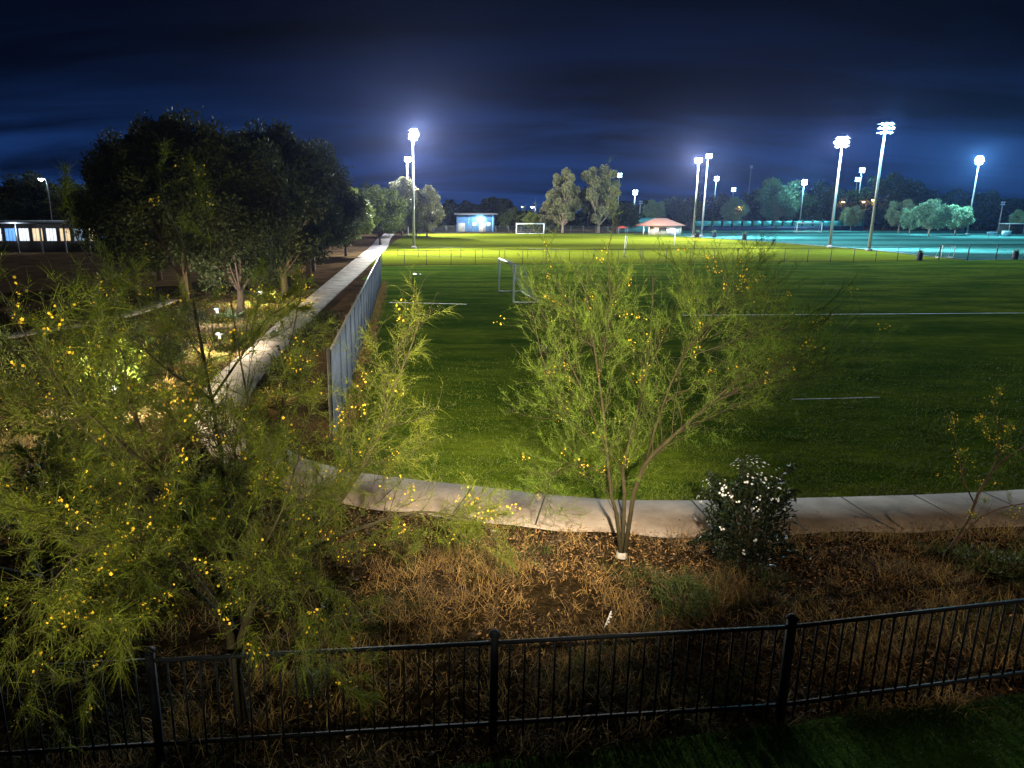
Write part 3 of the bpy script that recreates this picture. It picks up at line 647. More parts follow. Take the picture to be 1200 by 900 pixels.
# ------------------------------------------------------------------ shrubs
def shrub(name, label, loc, rx, h, n, ll, lw, m, group=None, cat='shrub', stems=8, flowers=0, fm='white_petal', shell=0.5, flat_=False):
    root = thing(name, label, cat, loc, rng.uniform(0, 6), group)
    w = MB(); ends = []
    for k in range(stems):
        a = rng.uniform(0, 6.28); e_ = np.array([math.cos(a) * rx * rng.uniform(.2, .8), math.sin(a) * rx * rng.uniform(.2, .8), h * rng.uniform(.5, .95)])
        w.tube(catmull([(0, 0, 0), (e_[0] * .3, e_[1] * .3, e_[2] * .5), e_], 0.15), np.linspace(0.02, 0.006, len(catmull([(0, 0, 0), (e_[0] * .3, e_[1] * .3, e_[2] * .5), e_], 0.15))), 5); ends.append(e_)
    w.build('stem', M['bark'], root, smooth=True)
    u = rng.normal(size=(n, 3)); u /= np.linalg.norm(u, axis=1, keepdims=True); r = rng.random(n) ** (1 - shell + 0.05) if shell < 1 else 1
    r = (0.35 + 0.65 * rng.random(n) ** 0.5) * (0.82 + 0.18 * np.sin(u[:, 0] * 7 + 1) * np.sin(u[:, 1] * 6 + 2) + 0.12 * np.sin(u[:, 2] * 9 + u[:, 0] * 5))
    P = u * r[:, None] * np.array([rx, rx, h * 0.52]) + np.array([0, 0, h * 0.52]); P[:, 2] = np.maximum(P[:, 2], 0.03)
    sh_ = []; ns_ = 14
    for k in range(ns_):
        uu = norm(rng.normal(size=3) + np.array([0, 0, .9])); a0 = uu * np.array([rx, rx, h * .52]) * .6 + np.array([0, 0, h * .52]); a1 = a0 + uu * np.array([rx, rx, h * .55]) * rng.uniform(.45, .8)
        sh_.append(a0 + (a1 - a0) * rng.random((n // 60, 1)) + rng.normal(size=(n // 60, 3)) * ll * .3)
    P[-ns_ * (n // 60):] = np.concatenate(sh_); P[:, 2] = np.maximum(P[:, 2], 0.03)
    b = MB(); b.add(*leaves(P, rng.uniform(ll * .6, ll * 1.2, n), lw, u * 0.8 + rng.normal(size=(n, 3)) * 0.6 + np.array([0, 0, .5]))); b.build('foliage', M[m], root)
    if flowers:
        f = MB(); k = 0
        while k < flowers:
            uu = norm(rng.normal(size=3) + np.array([-0.1, -0.2, 0.95]))
            if uu[2] < -0.3: continue
            c0 = uu * np.array([rx, rx, h * 0.52]) * rng.uniform(.98, 1.12) + np.array([0, 0, h * 0.52]); k += 1
            for j in range(rng.integers(1, 5)):
                c = c0 + rng.normal(size=3) * 0.022; a_ = norm(np.cross(uu, rng.normal(size=3))); bb = np.cross(uu, a_); rp = rng.uniform(0.010, 0.019)
                for q_ in range(5):
                    an = q_ * 1.2566; dd = a_ * math.cos(an) + bb * math.sin(an); ss = np.cross(uu, dd)
                    f.add([c, c + dd * rp * .6 + ss * rp * .5 + uu * .004, c + dd * rp * 1.2, c + dd * rp * .6 - ss * rp * .5 + uu * .004], [(0, 1, 2, 3)])
        o = f.build('blossom', M[fm], root); o['kind'] = 'stuff'
    return root
shrub('oleander_bush', 'dark rounded bush dotted with white flowers beside the sidewalk', (4.62, 10.15, 0), 0.72, 1.75, 5200, 0.10, 0.028, 'leaf_glossy', cat='bush', flowers=62, stems=12)
shrub('weed_clump', 'low green weedy clump left of the white flowered bush', (3.35, 9.0, 0), 0.55, 0.55, 1800, 0.10, 0.014, 'weed', cat='weed clump')
shrub('weed_clump', 'dark leafy clump at the foot of the leaning sapling', (8.6, 10.2, 0), 0.7, 0.32, 1800, 0.08, 0.022, 'weed', cat='weed clump')
shrub('weed_clump', 'thin green clump right behind the fence by the big tree trunk', (-1.55, 7.3, 0), 0.3, 0.4, 500, 0.10, 0.012, 'weed', cat='weed clump', stems=4)
for i, (x, y, rx, h, m, lab) in enumerate([
    (-6.6, 11.2, 1.1, 1.5, 'leaf_glossy', 'dark glossy shrub under the leftmost feathery tree, nearer the fence'),
    (-7.6, 14.6, 1.2, 1.7, 'leaf_glossy', 'dark glossy shrub between the leftmost feathery tree and the glowing garden light'),
    (-4.6, 12.2, 0.9, 1.1, 'leaf_glossy', 'low dark shrub behind the large spreading tree, before the bend of the path'),
    (-9.9, 20.9, 1.25, 1.9, 'leaf_lime', 'round lime green shrub lit by the garden light beside it'),
    (-9.9, 25.5, 0.8, 1.0, 'weed', 'small green shrub beside the path at the second garden light'),
    (-11.9, 33.0, 1.2, 1.3, 'leaf_dark', 'dark shrub left of the path before the white lit agave'),
    (-5.0, 22.5, 0.75, 1.1, 'leaf_dark', 'dark shrub between path and blue fence, nearest the bend'),
    (-5.3, 27.5, 0.85, 1.2, 'leaf_dark', 'dark shrub between path and blue fence, middle of three'),
    (-5.5, 33.0, 0.8, 1.0, 'leaf_dark', 'dark shrub between path and blue fence, farthest of three'),
    (-13.5, 21.5, 1.6, 1.9, 'leaf_dark', 'broad dark shrub at the far left behind the feathery trees'),
    (-12.5, 27.0, 1.5, 1.7, 'leaf_dark', 'broad dark shrub at the left in front of the side path')]):
    shrub('shrub', lab, (x, y, 0), rx, h, 2600, 0.12, 0.04, m)
def spiky(name, label, loc, n, L, m, cat):
    d = np.concatenate([rng.normal(size=(n, 2)) * 0.75, np.abs(rng.normal(size=(n, 1))) * 0.5 + 0.5], 1)
    b = MB(); b.add(*ribbons(np.concatenate([rng.normal(size=(n, 2)) * 0.06, np.zeros((n, 1))], 1), d, rng.uniform(L * .6, L, n), rng.uniform(.03, .06, n), 5, rng.uniform(0.05, 0.5, n)))
    o = b.build(name, M[m]); o.location = loc; return tag(o, label, cat)
spiky('agave', 'pale spiky agave lit white at its foot left of the path', (-11.1, 37.4, 0), 70, 1.2, 'leaf_pale', 'agave')
spiky('agave', 'spiky agave lit yellow green beside the path, farther from the bend', (-10.9, 44.8, 0), 70, 1.3, 'leaf_bright', 'agave')
spiky('dry_shrub', 'reddish dry twiggy shrub in the bend of the path', (-4.9, 19.9, 0), 150, 1.0, 'dry', 'dry shrub')
shrub('dry_shrub', 'tall reddish dry shrub in the bed before the bend of the path', (-4.05, 13.55, 0), 0.95, 1.75, 2600, 0.12, 0.022, 'dry_red', cat='dry shrub', stems=16)
shrub('dry_shrub', 'broad reddish dry shrub hiding the inner side of the path bend', (-5.75, 15.2, 0), 1.05, 1.7, 3200, 0.12, 0.024, 'dry_red', cat='dry shrub', stems=16)
spiky('dry_shrub', 'straw coloured dry shrub beside the path where it starts to straighten', (-8.7, 21.8, 0), 130, 0.9, 'dry', 'dry shrub')

# ------------------------------------------------------------------ broad trees (behind): trunk, limbs, leaf clumps
def broad_meshes(kind, h, r, n_clump, n_leaf, ll, trunk_h, tr):
    """returns (wood MB, crown MB) around the origin"""
    wood, crown = MB(), MB(); cs = []
    while len(cs) < n_clump:
        u = rng.uniform(-1, 1, 3)
        if np.linalg.norm(u) > 1: continue
        if kind == 'dense':
            if np.linalg.norm(u) < 0.45: continue
            k = 1.0 - 0.35 * max(0, u[2]); c = np.array([u[0] * r * k, u[1] * r * k, trunk_h + (h - trunk_h) * (u[2] * .5 + .5)]); cr_ = r * rng.uniform(.16, .30)
        elif kind == 'gum':
            c = np.array([u[0] * r, u[1] * r, trunk_h + (h - trunk_h) * (u[2] * .5 + .5)]); cr_ = r * rng.uniform(.20, .33)
            if any(np.linalg.norm((c - c2) * np.array([1, 1, .7])) < (cr_ + r2) * .62 for c2, r2 in cs) and rng.random() < .85: continue
        elif kind == 'open':
            c = np.array([u[0] * r, u[1] * r, trunk_h + (h - trunk_h) * (u[2] * .5 + .5)]); cr_ = r * rng.uniform(.17, .28)
            if math.sin(c[0] * 1.1 + 1) + math.sin(c[2] * .9) + math.sin(c[1]) < -0.2: continue
        else:
            if np.linalg.norm(u) < 0.5: continue
            c = np.array([u[0] * r, u[1] * r, trunk_h + (h - trunk_h) * (u[2] * .5 + .5)]); cr_ = r * rng.uniform(.20, .32)
        cs.append((c, cr_))
    top = np.array([rng.normal() * .2, rng.normal() * .2, trunk_h + (h - trunk_h) * .45])
    P = catmull([(0, 0, 0), (top[0] * .2, top[1] * .3, trunk_h * .6), (top[0] * .6, top[1] * .6, trunk_h), top], 0.6)
    wood.tube(P, np.linspace(tr * 1.15, tr * .4, len(P)), 8)
    for (c, cr_) in cs[::max(1, len(cs) // 22)]:
        s_ = P[int(rng.uniform(.35, .95) * (len(P) - 1))]; mid = (s_ + c) / 2 + np.array([0, 0, -.2])
        q_ = catmull([s_, mid, c], 0.5); wood.tube(q_, np.linspace(tr * .35, tr * .08, len(q_)), 5)
    for (c, cr_) in cs:
        n = int(n_leaf / n_clump * rng.uniform(.6, 1.4)); v_ = rng.normal(size=(n, 3)); v_ /= np.linalg.norm(v_, axis=1, keepdims=True)
        p = c + v_ * (cr_ * rng.random((n, 1)) ** .45) * np.array([1, 1, .85])
        if kind == 'dense': p[:, 2] += np.abs(rng.normal(size=n)) * 0.07 * r * (rng.random(n) < .12)
        crown.add(*leaves(p, rng.uniform(ll * .6, ll * 1.3, n), ll * .5, v_ + rng.normal(size=(n, 3)) * .8))
    return wood, crown
PROTO = {}
def tree(kind_key, name, label, loc, h, rz=None, group=None, wide=1.0, leaf=None, bark=None):
    spec_ = {'evergreen': ('dense', 11.5, 5.0, 130, 44000, 0.27, 2.2, 0.28, 'leaf_dark', 'bark'),
             'evergreen_tall': ('dense', 11.5, 4.2, 120, 40000, 0.27, 2.2, 0.28, 'leaf_dark', 'bark'),
             'round': ('round', 8.0, 3.2, 70, 13000, 0.34, 1.6, 0.16, 'leaf_bright', 'bark'),
             'gum': ('gum', 17.0, 5.6, 46, 20000, 0.50, 2.6, 0.42, 'leaf_grey', 'pale_bark'),
             'bushy': ('round', 10.0, 5.0, 70, 11000, 0.55, 1.0, 0.3, 'leaf_dark', 'bark'),
             'bushy_two': ('open', 10.0, 4.6, 60, 9000, 0.55, 1.4, 0.3, 'leaf_dark', 'bark'),
             'pale': ('round', 8.0, 4.0, 60, 10000, 0.42, 2.0, 0.2, 'leaf_pale', 'pale_bark'),
             'grey_round': ('dense', 12.0, 4.2, 80, 13000, 0.42, 1.6, 0.25, 'leaf_grey', 'bark')}[kind_key]
    if kind_key not in PROTO:
        w, c = broad_meshes(*spec_[:8]); PROTO[kind_key] = [w, c, None, None]
    root = thing(name, label, 'tree', loc, rng.uniform(0, 6.28) if rz is None else rz, group)
    w, c, mw, mc = PROTO[kind_key]
    if mw is None:
        ow = w.build('trunk', M[spec_[9]], root, smooth=True); oc = c.build('crown', M[spec_[8]], root); PROTO[kind_key][2:] = [ow.data, oc.data]
    else:
        ow = bpy.data.objects.new('trunk', mw); oc = bpy.data.objects.new('crown', mc)
        for o_ in (ow, oc): COL.objects.link(o_); o_.parent = root
    if leaf:
        oc.material_slots[0].link = 'OBJECT'; oc.material_slots[0].material = M[leaf]
    k = h / spec_[1]; root.scale = (k * wide, k * wide, k)
    return root
def tree_px(kind_key, name, label, x, ytop, D, **kw):
    p = at(x, ytop, D); return tree(kind_key, name, label, (p.x, p.y, -0.02), p.z, **kw)

# the dark grove along the path
GROVE = 'dark evergreens left of the long path'
tree('evergreen', 'evergreen_tree', 'nearest dark evergreen of the grove, its pale trunk lit beside the white agave', (-11.0, 38.6, 0), 9.6, 0.3, GROVE, 0.85)
tree('evergreen_tall', 'evergreen_tree', 'tall dark evergreen whose black trunk stands beside the path', (-10.7, 48.5, 0), 11.0, 1.3, GROVE, 0.95)
tree('evergreen', 'evergreen_tree', 'evergreen at the grove right end, its leaves catching the pitch lights', (-11.2, 60, 0), 10.8, 2.2, GROVE, 0.95)
tree('evergreen_tall', 'evergreen_tree', 'dark evergreen at the middle of the grove skyline, between two pointed tops', (-16.6, 46, 0), 11.3, 3.9, GROVE, 1.0)
tree('evergreen', 'evergreen_tree', 'broad dark evergreen left of the middle of the grove skyline', (-20.8, 49, 0), 10.4, 5.0, GROVE, 0.8)
tree('evergreen_tall', 'evergreen_tree', 'lowest dark evergreen at the left end of the grove', (-23.6, 60, 0), 8.6, 0.9, GROVE, 0.9)
tree('evergreen_tall', 'evergreen_tree', 'slim dark evergreen filling the gap behind the nearest one of the grove', (-14.2, 54, 0), 11.0, 0.2, GROVE, 1.05)
tree('evergreen', 'evergreen_tree', 'evergreen farther along the path, behind the right end of the grove', (-12.5, 69, 0), 10.6, 1.9, GROVE, 0.95)
tree('round', 'young_tree', 'bright green young tree by the path, nearer of two before the tall mast', (-12.4, 92, 0), 8.2, 0.4, 'young trees along the path')
tree('round', 'young_tree', 'bright green round tree by the path just left of the tall mast', (-10.6, 122, 0), 9.4, 2.4, 'young trees along the path', 1.1)
tree('round', 'young_tree', 'small yellow green tree at the foot of the shorter mast', (-6.0, 160, 0), 6.6, 4.0, None, 0.8)
tree_px('grey_round', 'broad_tree', 'tall grey green tree rising behind the two left masts', 470, 206, 168, wide=1.0)
tree_px('grey_round', 'broad_tree', 'grey green tree to the right of the two left masts', 500, 216, 160, wide=0.9)
tree_px('bushy', 'broad_tree', 'dark rounded tree behind the bright green path trees', 430, 216, 190)
for (x, y, D, k, w_, lf, lab) in [
    (523, 240, 215, 'bushy', 0.9, None, 'dark tree at the left end of the blue lit building'),
    (552, 236, 232, 'bushy', 1.1, None, 'dark tree behind the left half of the blue building roof'),
    (578, 232, 236, 'bushy_two', 1.2, None, 'dark tree rising behind the right end of the blue building'),
    (600, 244, 205, 'bushy', 0.95, None, 'dark tree in front of the right end of the blue building'),
    (622, 249, 198, 'round', 1.0, None, 'low yellow green tree behind the far goal'),
    (645, 236, 205, 'bushy_two', 0.9, 'leaf_grey', 'grey green tree left of the two tall gum trees'),
    (733, 238, 206, 'bushy', 1.1, None, 'black rounded tree right of the two tall gum trees'),
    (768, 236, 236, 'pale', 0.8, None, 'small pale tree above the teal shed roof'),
    (790, 231, 246, 'bushy', 0.9, None, 'dark tree behind the red roofed building'),
    (812, 232, 236, 'bushy', 0.9, None, 'dark tree between the red roof and the first pair of masts'),
    (842, 228, 240, 'bushy', 1.0, None, 'dark tree right behind the pair of middle masts'),
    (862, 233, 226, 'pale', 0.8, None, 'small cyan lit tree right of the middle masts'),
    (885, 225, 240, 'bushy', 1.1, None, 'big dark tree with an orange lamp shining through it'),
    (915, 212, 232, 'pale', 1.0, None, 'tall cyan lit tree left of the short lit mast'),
    (950, 230, 228, 'bushy_two', 0.9, None, 'dim tree right of the short lit mast'),
    (975, 214, 246, 'bushy', 1.2, None, 'large black tree behind the tall tilted mast'),
    (1000, 243, 216, 'pale', 0.9, 'leaf_grey', 'dim low tree between the two tallest right masts'),
    (1045, 206, 236, 'bushy', 1.2, None, 'tallest black tree right of the tallest mast'),
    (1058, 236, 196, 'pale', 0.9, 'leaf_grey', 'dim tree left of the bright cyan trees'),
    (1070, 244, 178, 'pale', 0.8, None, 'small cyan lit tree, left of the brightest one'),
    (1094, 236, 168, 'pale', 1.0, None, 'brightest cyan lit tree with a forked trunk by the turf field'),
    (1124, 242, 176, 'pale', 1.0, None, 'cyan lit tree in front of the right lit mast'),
    (1080, 222, 244, 'bushy_two', 1.2, None, 'dark tree behind the brightest cyan tree'),
    (1112, 223, 240, 'bushy', 1.1, None, 'dark tree left of the right lit mast'),
    (1152, 225, 236, 'bushy', 1.2, None, 'dark tree right of the right lit mast'),
    (1186, 233, 236, 'bushy_two', 1.2, None, 'dark tree above the shelter at the right edge'),
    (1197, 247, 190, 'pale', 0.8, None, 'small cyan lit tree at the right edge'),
    (18, 204, 150, 'bushy', 1.2, None, 'black tree above the apartments at the far left'),
    (78, 211, 150, 'bushy', 1.2, None, 'black tree right of the far left street lamp'),
    (125, 222, 140, 'bushy_two', 1.2, None, 'black tree between the far left houses and the grove')]:
    tree_px(k, 'broad_tree', lab, x, y, D, wide=w_, leaf=lf)
tree_px('gum', 'gum_tree', 'tall gum tree beyond the far goal, the narrower left one of two', 662, 196, 194, wide=0.75, rz=0.6)
tree_px('gum', 'gum_tree', 'tall gum tree beyond the far goal, the wider right one with a limb reaching right', 705, 192, 195, wide=0.95, rz=2.6)
# the far wood that closes the view
b = MB(); n = 26000; xx = rng.uniform(-160, 330, n); hh = 7 + 2.2 * np.sin(xx * 0.11) + 1.5 * np.sin(xx * 0.31 + 1) + 1.0 * np.sin(xx * .83)
b.add(*leaves(np.stack([xx, 285 + rng.normal(size=n) * 5, hh * rng.random(n) ** .6], 1), rng.uniform(1.2, 2.4, n), 0.9))
o = b.build('far_wood', M['leaf_dark']); o['kind'] = 'stuff'; tag(o, 'black far-off wood along the horizon behind the fields', 'wood')

# ------------------------------------------------------------------ near fence: black iron pickets
FP = [(-8.2, 5.75), (-4.43, 6.12), (-2.89, 6.23), (0.52, 6.53), (3.70, 6.82), (6.87, 7.40), (9.9, 7.95)]
fr_ = thing('picket_fence', 'black iron picket fence crossing the foreground', 'fence', (0.52, 6.53, 0))
o0 = np.array([0.52, 6.53, 0])
posts = [(-6.1, 5.95), (-2.89, 6.23), (0.52, 6.53), (3.70, 6.82), (6.98, 7.42)]
for (x, y) in posts:
    z = bed_z(x, y); p = MB(); p.box((x - o0[0], y - o0[1], 0.62), (0.075, 0.075, 1.34), rz=0.1); po = p.build('post', M['black_iron'], fr_)
    c = MB(); c.box((x - o0[0], y - o0[1], 1.302), (0.10, 0.10, 0.024), rz=0.1); c.box((x - o0[0], y - o0[1], 1.332), (0.10, 0.10, 0.036), rz=0.1, taper=0.3); c.build('cap', M['black_iron'], po)
segs = [(-8.2, 5.75)] + posts + [(9.9, 7.95)]
for a, b_ in zip(segs[:-1], segs[1:]):
    a = np.array(a); b_ = np.array(b_); L = np.linalg.norm(b_ - a); rz = math.atan2(b_[1] - a[1], b_[0] - a[0]); c = (a + b_) / 2 - o0[:2]
    for z, hh_, nm in ((1.20, 0.034, 'rail'), (0.24, 0.032, 'rail')):
        MB().box((c[0], c[1], z), (L - 0.078, 0.034, hh_), rz=rz).build(nm, M['black_iron'], fr_)
    n = int(L / 0.155)
    for k in range(1, n):
        p = a + (b_ - a) * k / n - o0[:2]; MB().box((p[0], p[1], 0.625), (0.017, 0.017, 1.11), rz=rz).build('picket', M['black_iron'], fr_)

# ------------------------------------------------------------------ blue slatted fence along the path
A = np.array([-2.72, 17.0]); B = np.array([-4.95, 57.0]); L = np.linalg.norm(B - A); rz = math.atan2(B[1] - A[1], B[0] - A[0])
bf = thing('slat_fence', 'tall blue grey slatted fence running beside the long path', 'fence', (A[0], A[1], 0), rz)
p = MB(); n = int(L / 0.16)
for k in range(n):
    x = (k + .5) * L / n; p.box((x, 0.012 * (1 if k % 2 else -1), 1.17), (0.126, 0.022, 2.16 + 0.02 * math.sin(k * 7.1)))
p.build('panel', M['blue_slat'], bf)
for k in range(1, 20):
    x = L * k / 20; MB().bar((x, -0.045, 0.0), (x, -0.045, 2.28), 0.017, 6).build('batten', M['blue_batten'], bf)
for k in range(15):
    x = L * k / 14; MB().bar((x, 0.07, -0.05), (x, 0.07, 2.30), 0.035, 8).build('post', M['dark_steel'], bf)
MB().bar((0, 0.0, 2.29), (L, 0.0, 2.29), 0.030, 8).build('rail', M['steel'], bf)
MB().bar((0, 0.05, 0.10), (L, 0.05, 0.10), 0.022, 8).build('rail', M['steel'], bf)

# ------------------------------------------------------------------ chain link fences
def chain_fence(name, label, P, h, gap, wire=0.006, mesh=0.20, pr=0.035, rail=0.026):
    root = thing(name, label, 'fence', (P[0][0], P[0][1], 0)); o = np.array(P[0])
    wm = MB(); rm = MB(); first = True
    for a, b_ in zip(P[:-1], P[1:]):
        a = np.array(a) - o; b_ = np.array(b_) - o; L = np.linalg.norm(b_ - a); d = (b_ - a) / L; n = max(1, round(L / gap))
        for k in range(n + (b_ is P[-1])):
            p = a + (b_ - a) * k / n; MB().bar((p[0], p[1], -0.03), (p[0], p[1], h + 0.05), pr, 6).build('post', M['dark_steel'], root)
        for z in (h, 0.08): rm.bar((a[0], a[1], z), (b_[0], b_[1], z), rail if z > 1 else rail * .6, 5)
        m = int(L / mesh); H = h
        s0 = np.arange(-int(H / mesh), m) * mesh
        for sg in (1, -1):
            v = []
            for s_ in s0:
                x0, x1 = s_, s_ + H; z0, z1 = (0, H) if sg > 0 else (H, 0)
                if x0 < 0: z0 += (z1 - z0) * (-x0) / H; x0 = 0
                if x1 > L: z1 = z0 + (z1 - z0) * (L - x0) / max(1e-6, (x1 - x0)); x1 = L
                p0 = a + d * x0; p1 = a + d * x1
                v += [(p0[0], p0[1], z0), (p1[0], p1[1], z1), (p1[0], p1[1], z1 + wire * 1.4), (p0[0], p0[1], z0 + wire * 1.4)]
            wm.add(v, np.arange(len(v)).reshape(-1, 4))
    rm.build('rail', M['dark_steel'], root); wm.build('chain_mesh', M['dark_steel'], root)
    return root
chain_fence('chain_fence', 'long dark chain link fence across the middle of the pitch', [(-6.4, 75.1), (-1.8, 76.3), (13.63, 78.8), (46.0, 81.5), (57.5, 84.2)], 1.55, 2.75)
chain_fence('chain_fence', 'taller thick posted chain link fence in front of the turf field at the right', [(57.6, 84.5), (69, 86.4), (110, 89)], 1.75, 3.4, pr=0.06)
chain_fence('chain_fence', 'far dark chain link fence behind the far goal', [(-9, 188.6), (52, 188.9)], 1.9, 3.2, mesh=0.4, wire=0.02, pr=0.06)
chain_fence('chain_fence', 'low slanting rail fence just beyond the mid pitch fence', [(-5.8, 92), (10, 86.8), (26, 83.6)], 1.2, 3.0, mesh=0.3, pr=0.03)

# ------------------------------------------------------------------ goals and pitch things
def goal(name, label, loc, rz, w, h, dep, m, r=0.06, group=None, netting=True):
    g_ = thing(name, label, 'goal', loc, rz, group)
    for s_ in (-1, 1):
        MB().bar((s_ * w / 2, 0, 0), (s_ * w / 2, 0, h), r, 10).build('post', M[m], g_)
        MB().tube([(s_ * w / 2, 0, h), (s_ * w / 2, dep * .35, h * .98), (s_ * w / 2, dep, 0.04)], r * .28, 6).build('back_stay', M[m], g_)
        MB().bar((s_ * w / 2, 0, 0.04), (s_ * w / 2, dep, 0.04), r * .6, 6).build('ground_bar', M[m], g_)
    MB().bar((-w / 2 - r, 0, h), (w / 2 + r, 0, h), r, 10).build('crossbar', M[m], g_)
    MB().bar((-w / 2, dep, 0.04), (w / 2, dep, 0.04), r * .6, 6).build('ground_bar', M[m], g_)
    if netting:
        nb = MB(); t_ = 0.004 if r < 0.07 else 0.01
        for k in range(int(w / .3) + 1):
            x = -w / 2 + k * w / int(w / .3); nb.tube([(x, 0, h), (x, dep * .35, h * .96), (x, dep, 0.04)], t_, 3, cap=False)
        for k in range(1, 9):
            f = k / 9; y, z = (dep * .35 * f * 2, h) if f < .5 else (dep * (.35 + .65 * (f - .5) * 2), h * (1 - (f - .5) * 2)); nb.bar((-w / 2, y, z), (w / 2, y, z), t_, 3)
        nb.build('net', M['net'], g_)
    return g_
goal('soccer_goal', 'pale blue goal frame seen edge on in the dark near half', (4.1, 47.5, 0), math.atan2(44.35 - 50.67, 4.34 - 3.91) , 6.35, 2.30, 1.6, 'blue_frame', 0.068)
goal('soccer_goal', 'white goal facing us at the far end of the bright pitch', (22.0, 186.6, 0), 0.0, 7.0, 2.5, 1.6, 'white_frame', 0.12)
goal('soccer_goal', 'pale goal at the back of the turf field beyond the tilted mast', (100.2, 201, 0), 0.0, 6.8, 2.5, 1.8, 'white_frame', 0.12)
pq = g(1110, 302); goal('soccer_goal', 'small white goal on the turf just behind the right fence', (pq.x, pq.y, 0), 0.25, 1.9, 1.5, 0.8, 'white_frame', 0.04)
pp = g(732, 301); r_ = thing('marker_post', 'white post standing alone on the bright pitch', 'post', (pp.x, pp.y, 0))
MB().bar((0, 0, 0), (0.05, 0, 2.6), 0.10, 10).build('post', M['white_frame'], r_); MB().box((0, 0, 0.03), (0.5, 0.5, 0.06)).build('base', M['dark_steel'], r_)
pp = g(790, 288); r_ = thing('marker_post', 'fainter thin post in front of the red roofed building', 'post', (pp.x, pp.y, 0))
MB().bar((0, 0, 0), (0, 0, 2.2), 0.07, 8).build('post', M['white_frame'], r_); MB().box((0, 0, 0.03), (0.4, 0.4, 0.06)).build('base', M['dark_steel'], r_)
def barrel(label, px, s=1.0, plant=True, group='barrels by the turf field'):
    pp = g(*px); r_ = thing('barrel', label, 'barrel', (pp.x, pp.y, 0), 0, group); r_.scale = (s, s, s)
    MB().lathe((0, 0, 0), [(0.0, 0), (0.30, 0), (0.33, .1), (0.31, .3), (0.33, .5), (0.31, .7), (0.33, .88), (0.29, .9), (0.27, .8), (0, .8)], 14).build('drum', M['rubber'], r_)
    if plant:
        n = 60; d = np.concatenate([rng.normal(size=(n, 2)) * .6, np.ones((n, 1))], 1); b = MB(); b.add(*ribbons(np.tile([[0, 0, .8]], (n, 1)), d, rng.uniform(.3, .8, n), .08, 4, .3)); b.build('plant', M['leaf_pale'], r_)
barrel('dark barrel with a pale plant at the corner of the turf fence', (1077, 305))
barrel('dark barrel with a forked plant near the right edge of the photo', (1189, 304))
barrel('dark low barrel at the foot of the right middle mast', (837, 278), 1.3)
barrel('dark low barrel on the pitch edge right of the middle masts', (872, 281), 1.3)
barrel('dark low barrel between the feet of the two middle masts', (817, 278), 1.3)
r_ = thing('bag', 'small dark bag lying on the pale long path', 'bag', (g(322, 396).x, g(322, 396).y, 0.09))
MB().lathe((0, 0, 0), [(0, 0), (.17, 0), (.21, .08), (.18, .18), (.09, .24), (.05, .27), (0, .27)], 12).build('body', M['rubber'], r_, smooth=True)
MB().tube([(-.06, 0, .24), (-.05, 0, .36), (.05, 0, .36), (.06, 0, .24)], .012, 6).build('handle', M['rubber'], r_)
pp = g(636, 415); r_ = thing('bucket', 'small dark bucket with a pale rim left in the dark grass', 'bucket', (pp.x, pp.y, 0))
MB().lathe((0, 0, 0), [(0, 0), (.12, 0), (.16, .26), (.145, .26), (.11, .04), (0, .04)], 14).build('pail', M['rubber'], r_, smooth=True)
MB().tube([(-.16, 0, .25), (-.1, 0, .36), (.1, 0, .36), (.16, 0, .25)], .008, 5).build('handle', M['white_plastic'], r_)
def scrap(label, loc, s):
    v = np.array([(-.5, -.3, .0), (0, -.4, .12), (.5, -.2, .02), (.45, .3, .1), (0, .35, .03), (-.5, .3, .14)]) * s
    top = v + np.array([0, 0, .004]); o = MB().add(np.concatenate([v, top]), [(0, 1, 4, 5), (1, 2, 3, 4), (6, 11, 10, 7), (7, 10, 9, 8), (0, 6, 7, 1), (1, 7, 8, 2), (2, 8, 9, 3), (3, 9, 10, 4), (4, 10, 11, 5), (5, 11, 6, 0)]).build('paper_scrap', M['white_plastic'])
    o.location = loc; tag(o, label, 'litter')
scrap('crumpled white scrap on the dark grass near the blue fence end', (g(489, 322).x, g(489, 322).y, 0.01), 0.7)
scrap('pale scrap lying on the leaf litter left of the centre tree', (g(578, 625).x, g(578, 625).y, 0.04), 0.10)
def stake(label, px, tilt, h):
    pp = g(*px); r_ = thing('plant_stake', label, 'stake', (pp.x, pp.y, 0.0), 0.3); r_.rotation_euler = (0, tilt, 0.2)
    MB().box((0, 0, h * .5), (0.012, 0.012, h)).build('stick', M['white_plastic'], r_)
    t = MB()
    for k in range(5): t.box((0.02 * (k % 2), -0.012, h * (.25 + k * .15)), (0.035, 0.006, h * .09))
    t.build('tape', M['white_plastic'], r_)
stake('small white taped stake in the weeds before the centre tree', (708, 736), 0.35, 0.26)
stake('taller pale taped stake in dry grass right of the big tree trunk', (366, 732), 0.5, 0.42)

